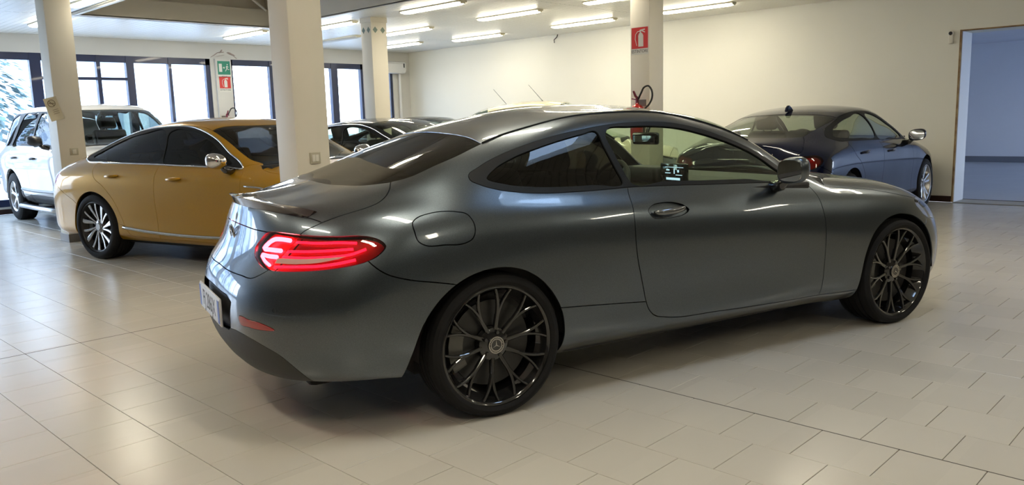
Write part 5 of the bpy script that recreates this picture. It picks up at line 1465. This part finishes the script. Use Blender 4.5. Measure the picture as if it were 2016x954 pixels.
def build_blue():
    sp = saloon(W=.90, wb=2.70, H=1.44, belt=.01, zb=.19)
    sp.update(name='blue_saloon', pos=(7.95, 10.65), rot=-80, label='dark blue saloon with a rod aerial in the far corner under the air conditioner', chrome_dlo=True,
              paint=paint_mat('dark_blue_paint', (.012, .017, .035), 0, .3, .8, .0, .1), glass=GL_MID, wheel='five', wmat=wmats(mat('alloy_silver', (.55, .55, .56), .3, .9)), mirror=(1.95, .98, 1.02), h=.06, tyre=(.325, .235, .215))
    root, S, P = gen_car(sp)
    tube('rod_aerial', [(.32, 0, 1.33), (.28, 0, 1.36), (.05, .0, 1.66)], [.008, .004, .0025], M_PLASTIC, root)
    return root

def build_cream():
    zb = .2
    sp = saloon(W=.83, wb=2.45, H=1.61, belt=.03, zb=zb)
    st = [(s[0], s[1], s[2]+.02, s[3]*.93, s[4]+.02, s[5], s[6]) for s in sp['st']]
    sp.update(name='cream_hatchback', pos=(6.25, 6.1), rot=-52, label='cream hatchback with two rod aerials, mostly hidden behind the grey coupe', chrome_dlo=False,
              paint=paint_mat('cream_paint', (.74, .68, .50), 0, .4, 1.0, .0), glass=GL_MID, wheel='five', wmat=wmats(mat('alloy_silver', (.55, .55, .56), .3, .9)), mirror=(1.92, .92, 1.04), h=.06, tyre=(.30, .21, .195), mirror_mat=mat('mirror_black', (.02, .02, .022), .35))
    root, S, P = gen_car(sp)
    for y, x in ((.12, .5), (-.30, 1.1)):
        l, n = S.hit(Vector((x, -abs(y), 4)), Vector((0, 0, -1)))
        tube('rod_aerial', [(x+.02, y, l.z-.01), (x, y, l.z+.015), (x-.20, y, l.z+.25)], [.010, .004, .0025], M_PLASTIC, root)
    return root

# ---------------------------------------------------------------- signs and fittings
M_RED = mat('sign_red', (.62, .035, .03), .35)
M_GREEN = mat('sign_green', (.01, .22, .14), .35)
M_SW = mat('sign_white', (.72, .71, .66), .4)
M_INK = mat('sign_ink', (.03, .03, .03), .5)
def sign(name, mtx, w, h, back, label, icon, caption=None, caph=.06, inkcol=None):
    """flat board facing local +z; mtx places its centre"""
    t = empty(name); t.matrix_world = mtx; tag(t, label, 'sign')
    def add(nm, bm, m): return bm_obj(nm, bm, m, t)
    bm = bmesh.new(); add_box(bm, (-w/2-.008, -h/2-.008-(caph if caption else 0), 0), (w/2+.008, h/2+.008, .002)); add('board', bm, M_SW)
    bm = bmesh.new(); add_box(bm, (-w/2, -h/2, .002), (w/2, h/2, .003)); add('panel', bm, back)
    bm = bmesh.new(); s = h/2
    if icon == 'extinguisher':
        body = [(-.16, -.82), (.42, -.82), (.42, .22), (.30, .42), (.16, .50), (.16, .62), (.02, .62), (.02, .50), (-.08, .42), (-.16, .22)]
        add_prism(bm, [(x*s+.0, y*s) for x, y in body], .003, .0038, 'xy')
        add_tube(bm, [(.05*s, .62*s, .0036), (-.25*s, .60*s, .0036), (-.48*s, .35*s, .0036), (-.52*s, -.1*s, .0036), (-.34*s, -.72*s, .0036)], .035*s, 6)
        add_prism(bm, [(.0, .62*s), (.62*s, .72*s), (.60*s, .84*s), (.0, .76*s)], .003, .0038, 'xy')
        add_prism(bm, [(.22*s, .62*s), (.60*s, .46*s), (.62*s, .56*s), (.22*s, .72*s)], .003, .0038, 'xy')
    else:
        add_prism(bm, [(-.78*s, -.6*s), (-.30*s, -.6*s), (-.30*s, .6*s), (-.78*s, .6*s)], .003, .0038, 'xy')
        add_prism(bm, [(-.15*s, -.05*s), (.0, -.05*s), (.0, -.16*s), (.16*s, .02*s), (.0, .20*s), (.0, .09*s), (-.15*s, .09*s)], .003, .0038, 'xy')
        for a, b, r in (((.52, .30), (.46, -.02), .09), ((.46, -.02), (.66, -.25), .055), ((.66, -.25), (.82, -.22), .05), ((.46, -.02), (.34, -.28), .055), ((.34, -.28), (.20, -.50), .05), ((.52, .25), (.74, .10), .04), ((.50, .25), (.30, .12), .04)):
            add_tube(bm, [(a[0]*s, a[1]*s, .0036), (b[0]*s, b[1]*s, .0036)], r*s, 6)
        add_lathe(bm, [(.0005, .0042), (.09*s, .0042), (.09*s, .003)], 14, 'z', (.56*s, .50*s, 0))
    add('pictogram', bm, M_SW if icon != 'x' else M_INK)
    if caption:
        for i, line in enumerate(caption):
            o = text_obj('lettering', line, .048 if len(caption) == 1 else .030, Matrix.Translation((0, -h/2-.032-(i*.028 if len(caption) > 1 else 0), .0022)), M_INK, t, .0004, sx=.92 if len(caption) == 1 else .8)
    return t
def facing(loc, n, up=(0, 0, 1)):
    n = Vector(n).normalized(); up = Vector(up); x = up.cross(n).normalized(); y = n.cross(x)
    m = Matrix((x, y, n)).transposed().to_4x4(); m.translation = Vector(loc); return m
sign('extinguisher_sign', facing((5.13, 2.130, 2.207), (-1, 0, 0)), .226, .236, M_RED, 'large red fire extinguisher sign on the right column', 'extinguisher', ['ESTINTORE'])
sign('exit_sign', facing((4.996, Y1-.06, 2.485), (0, -1, 0)), .26, .262, M_GREEN, 'green emergency exit sign on the pier between the windows', 'exit', ['USCITA DI', 'EMERGENZA'], .062)
sign('extinguisher_sign', facing((4.996, Y1-.06, 2.200), (0, -1, 0)), .232, .222, M_RED, 'small red fire extinguisher sign below the green exit sign', 'extinguisher', ['ESTINTORE'])

def extinguisher(x, y, z, n, label):
    """wall-hung: z is the top of the bottle's shoulder, n the wall's outward direction"""
    t = empty('fire_extinguisher', (x, y, z)); t.rotation_euler = (0, 0, math.atan2(n[1], n[0])); tag(t, label, 'fire extinguisher')
    lathe('bottle', [(.001, -.40), (.07, -.40), (.078, -.38), (.08, -.36), (.08, -.08), (.072, -.035), (.05, -.008), (.022, .004), (.018, .03)], mat('extinguisher_red', (.55, .02, .015), .2, 0, 1), t, 28, 'z', (.095, 0, 0), cap=(True, True))
    bm = bmesh.new(); add_lathe(bm, [(.001, .08), (.018, .08), (.02, .03), (.02, .02)], 16, 'z', (.095, 0, 0))
    add_prism(bm, [(.085, .060), (.13, .085), (.17, .15), (.16, .155), (.115, .10), (.075, .078)], -.01, .01); add_prism(bm, [(.08, .045), (.19, .06), (.19, .07), (.08, .058)], -.01, .01)
    bm_obj('valve', bm, mat('valve_dark_red', (.20, .03, .05), .35, .3), t)
    pts = [(.10, .02, .06), (.10, .06, .13), (.10, .10, .19), (.10, .155, .205), (.10, .20, .16), (.10, .21, .08), (.10, .17, -.0), (.11, .12, -.05), (.12, .11, -.2), (.12, .11, -.34)]
    q = spline(pts, .015)
    bm = bmesh.new(); add_tube(bm, q, .011, 8); bm_obj('hose', bm, mat('hose_black', (.012, .012, .012), .4), t, True)
    lathe('nozzle', [(.008, -.30), (.012, -.34), (.02, -.42)], mat('hose_black'), t, 12, 'z', (.12, .11, 0), cap=(True, True))
    box('bracket', (-.0, -.06, -.02), (.012, .06, .055), mat('bracket_steel', (.16, .14, .12), .5, .5), t)
    box('bracket', (.0, -.085, -.25), (.10, .085, -.22), mat('bracket_steel'), t)
    return t
extinguisher(5.13, 2.105, 1.455, (-1, 0), 'red fire extinguisher with a looped black hose on the right column')
extinguisher(4.93, Y1-.06, 1.50, (0, -1), 'fire extinguisher on the window pier, only its hose loop above the yellow car')

def switch(x, y, z, label, n=2):
    t = empty('light_switch', (x, y, z)); tag(t, label, 'light switch')
    box('plate', (-.045, -.009, -.042), (.045, 0, .042), mat('switch_plate', (.50, .47, .36), .4), t, .002)
    for k in range(n): box('rocker', (-.030+k*.030 if n > 1 else -.022, -.014, -.026), (-.002+k*.030 if n > 1 else .022, -.008, .026), mat('switch_ivory', (.74, .72, .64), .35), t, .002)
switch(.672, 2.0, 1.079, 'ivory double light switch on the widest column')
switch(.648, 7.24, 1.09, 'ivory light switch on the leftmost column', 1)
# crooked notice
t = empty('notice', (.465, 7.232, 1.60), 0); tag(t, 'crooked no-smoking notice curling off the leftmost column', 'notice')
N = 8; V = []; F = []
for i in range(N+1):
    for j in range(N+1):
        u, v = i/N-.5, j/N-.5
        x = u*.155; z = v*.27; a = R(14)
        xx, zz = x*math.cos(a)-z*math.sin(a)*-1*-1, x*math.sin(a)+z*math.cos(a)
        V.append((x*math.cos(a)+-z*math.sin(a), -.012-.05*max(0, .15-u)**1.2-.03*max(0, -v-.2), zz))
for i in range(N):
    for j in range(N): k = i*(N+1)+j; F.append((k, k+1, k+N+2, k+N+1))
nb_ = len(V); V2 = V+[(a, b+.0015, c) for a, b, c in V]; F2 = F+[tuple(q+nb_ for q in f[::-1]) for f in F]
mesh_from('paper', V2, F2, mat('notice_paper', (.62, .56, .40), .6), t, True)
bm = bmesh.new()
ring = [(math.cos(a)*.040-.018, -.030, math.sin(a)*.040+.065) for a in [2*PI*k/24 for k in range(25)]]
add_tube(bm, ring, .0035, 6, False); add_tube(bm, [(-.046, -.030, .093), (.010, -.030, .037)], .0035, 6)
add_tube(bm, [(-.045, -.0305, .065), (.012, -.0305, .065)], .0045, 6)
for k in range(3): add_tube(bm, [(-.010+.006*k, -.026, -.015-.022*k), (.050+.006*k, -.021, .002-.022*k)], .0022, 5)
bm_obj('print', bm, mat('notice_ink', (.22, .17, .10), .6), t)
# alarm sensor on the right wall
t = empty('alarm_sensor', (X1, .146, 2.27)); tag(t, 'white alarm sensor with a black lens on the wall by the opening', 'sensor')
bm = bmesh.new(); add_box(bm, (-.045, -.032, -.085), (0, .032, .045), .014, 3); bm_obj('sensor_body', bm, mat('sensor_white', (.74, .72, .64), .4), t, True, 50)
bm = bmesh.new(); bmesh.ops.create_uvsphere(bm, u_segments=16, v_segments=10, radius=.036)
for v in bm.verts: v.co += Vector((-.03, 0, .055))
bm_obj('sensor_hood', bm, mat('sensor_white'), t, True)
bm = bmesh.new(); bmesh.ops.create_uvsphere(bm, u_segments=16, v_segments=10, radius=.026)
for v in bm.verts: v.co += Vector((-.052, .0, .055))
bm_obj('sensor_lens', bm, M_GLOSSBLK, t, True)
# cable stub by the ceiling
tag(tube('cable_stub', [(X1-.02, 7.26, H), (X1-.03, 7.27, H-.05), (X1-.05, 7.33, H-.10), (X1-.03, 7.34, H-.155)], .009, mat('hose_black')), 'short black cable hanging from the ceiling edge above the cream wall', 'cable')
# air conditioner
t = empty('air_conditioner', (9.02, Y1, 2.60)); tag(t, 'white wall air conditioner in the far corner above the blue saloon', 'air conditioner')
bm = bmesh.new(); add_prism(bm, [(-.0, -.14), (-.0, .13), (-.17, .13), (-.205, .10), (-.21, -.06), (-.17, -.13), (-.10, -.145)], -.36, .43, 'yz'); bmesh.ops.bevel(bm, geom=bm.edges[:], offset=.012, segments=2, affect='EDGES')
bm_obj('case', bm, mat('ac_white', (.74, .74, .72), .35), t, True, 45)
box('intake_line', (-.34, -.214, .075), (.36, -.2, .079), mat('ac_grey', (.3, .3, .3), .5), t)
box('outlet_flap', (-.30, -.19, -.132), (.30, -.15, -.115), mat('ac_white'), t, .004)
box('ac_display', (.345, -.2145, -.01), (.375, -.205, .085), M_GLOSSBLK, t)
tag(tube('air_conditioner_duct', [(9.36, Y1-.05, 2.46), (9.36, Y1-.05, .2)], .035, mat('ac_white'), None, 10), 'white vertical duct below the air conditioner', 'duct')
# damaged plaster above the pier
t = empty('plaster_damage', (4.98, Y1-.001, 2.74)); tag(t, 'torn plaster patch on the wall above the green exit sign', 'damage')
rnd = random.Random(4)
for k, (cx, cz, w, h, a) in enumerate(((-.12, -.0, .20, .018, .55), (-.0, .045, .16, .02, .1), (.22, .02, .19, .035, -.35), (-.02, -.02, .22, .008, .2), (.30, -.04, .10, .012, -.6), (.02, .08, .05, .03, .9))):
    pts = []
    for i in range(14):
        b = 2*PI*i/14; r = rnd.uniform(.7, 1.2); px, pz = math.cos(b)*w/2*r, math.sin(b)*h/2*r
        pts.append((cx+px*math.cos(a)-pz*math.sin(a), cz+px*math.sin(a)+pz*math.cos(a)))
    prism('flake', pts, -.006, 0, mat('plaster_brown', (.36, .29, .26), .8), t)

# ---------------------------------------------------------------- outdoors
tag(box('ground_outdoors', (-60, Y1+.3, -.25), (70, 90, -.05), noise_mat('asphalt_pale', (.45, .46, .48), (.38, .39, .41), .4, (.7, .9))), None, None, None, 'structure')
tag(box('ground_outdoors', (-60, -60, -.25), (70, Y0-.3, -.05), mat('asphalt_pale')), None, None, None, 'structure')
t = empty('street_building', (7, 36, 0)); tag(t, 'pale building across the street seen through the left windows', 'building')
box('facade', (-16, 0, -.1), (9, 5, 7.5), noise_mat('facade_pale', (.62, .66, .70), (.56, .60, .66), .5, (.7, .8)), t)
box('eaves', (-16.3, -.3, 7.3), (9.3, 5, 7.6), mat('facade_grey', (.35, .4, .46), .6), t)
for k in range(9):
    for z in (1.2, 4.4):
        o = box('facade_window', (-14.6+k*2.6, -.06, z), (-13.2+k*2.6, .05, z+1.7), mat('facade_pane', (.25, .32, .42), .2), t)
for k in range(22): box('railing_bar', (-14+k*1.05, -3.0, -.1), (-13.95+k*1.05, -2.95, 1.1), mat('facade_grey'), t)
box('railing', (-14, -3.0, 1.05), (9, -2.95, 1.12), mat('facade_grey'), t)
def conifer(x, y, h, r, label, seed):
    t = empty('conifer', (x, y, 0)); tag(t, label, 'tree')
    tube('trunk', [(0, 0, 0), (0, 0, h*.98)], [.16, .02], mat('bark_grey', (.10, .08, .07), .9), t)
    rn = random.Random(seed); V, F = [], []
    for k in range(900):
        u = rn.random()**.8; z = h*(.08+.92*u); rr = r*(1-u)*.95+.1; a = rn.uniform(0, 2*PI); q = rn.uniform(.35, 1)*rr
        c = Vector((math.cos(a)*q, math.sin(a)*q, z-.25*q)); out = Vector((math.cos(a), math.sin(a), -.45)).normalized(); sd = Vector((-math.sin(a), math.cos(a), rn.uniform(-.3, .3))).normalized()
        ln = rn.uniform(.25, .5)*(.5+rr/r*.6); w = ln*.22; i = len(V); up = Vector((0, 0, .03))
        V += [c-out*ln*.4, c+sd*w, c+out*ln*.6, c-sd*w, c+up]; F += [(i, i+1, i+4), (i+1, i+2, i+4), (i+2, i+3, i+4), (i+3, i, i+4), (i, i+3, i+2, i+1)]
    mesh_from('foliage', V, F, noise_mat('needles', (.03, .07, .07), (.07, .12, .12), 3, (.6, .8)), t)
conifer(3.1, 21.5, 5.2, 2.3, 'dark conifer outside the leftmost window', 3)
conifer(-2.4, 25.5, 6.5, 2.6, 'taller conifer further out behind the first one', 8)

build_yellow(); build_suv(); build_navy(); build_black(); build_blue(); build_cream()
build_coupe()
for o in list(bpy.data.objects):
    if o.type == 'MESH' and not o.data.materials: o.data.materials.append(M_PLASTIC)
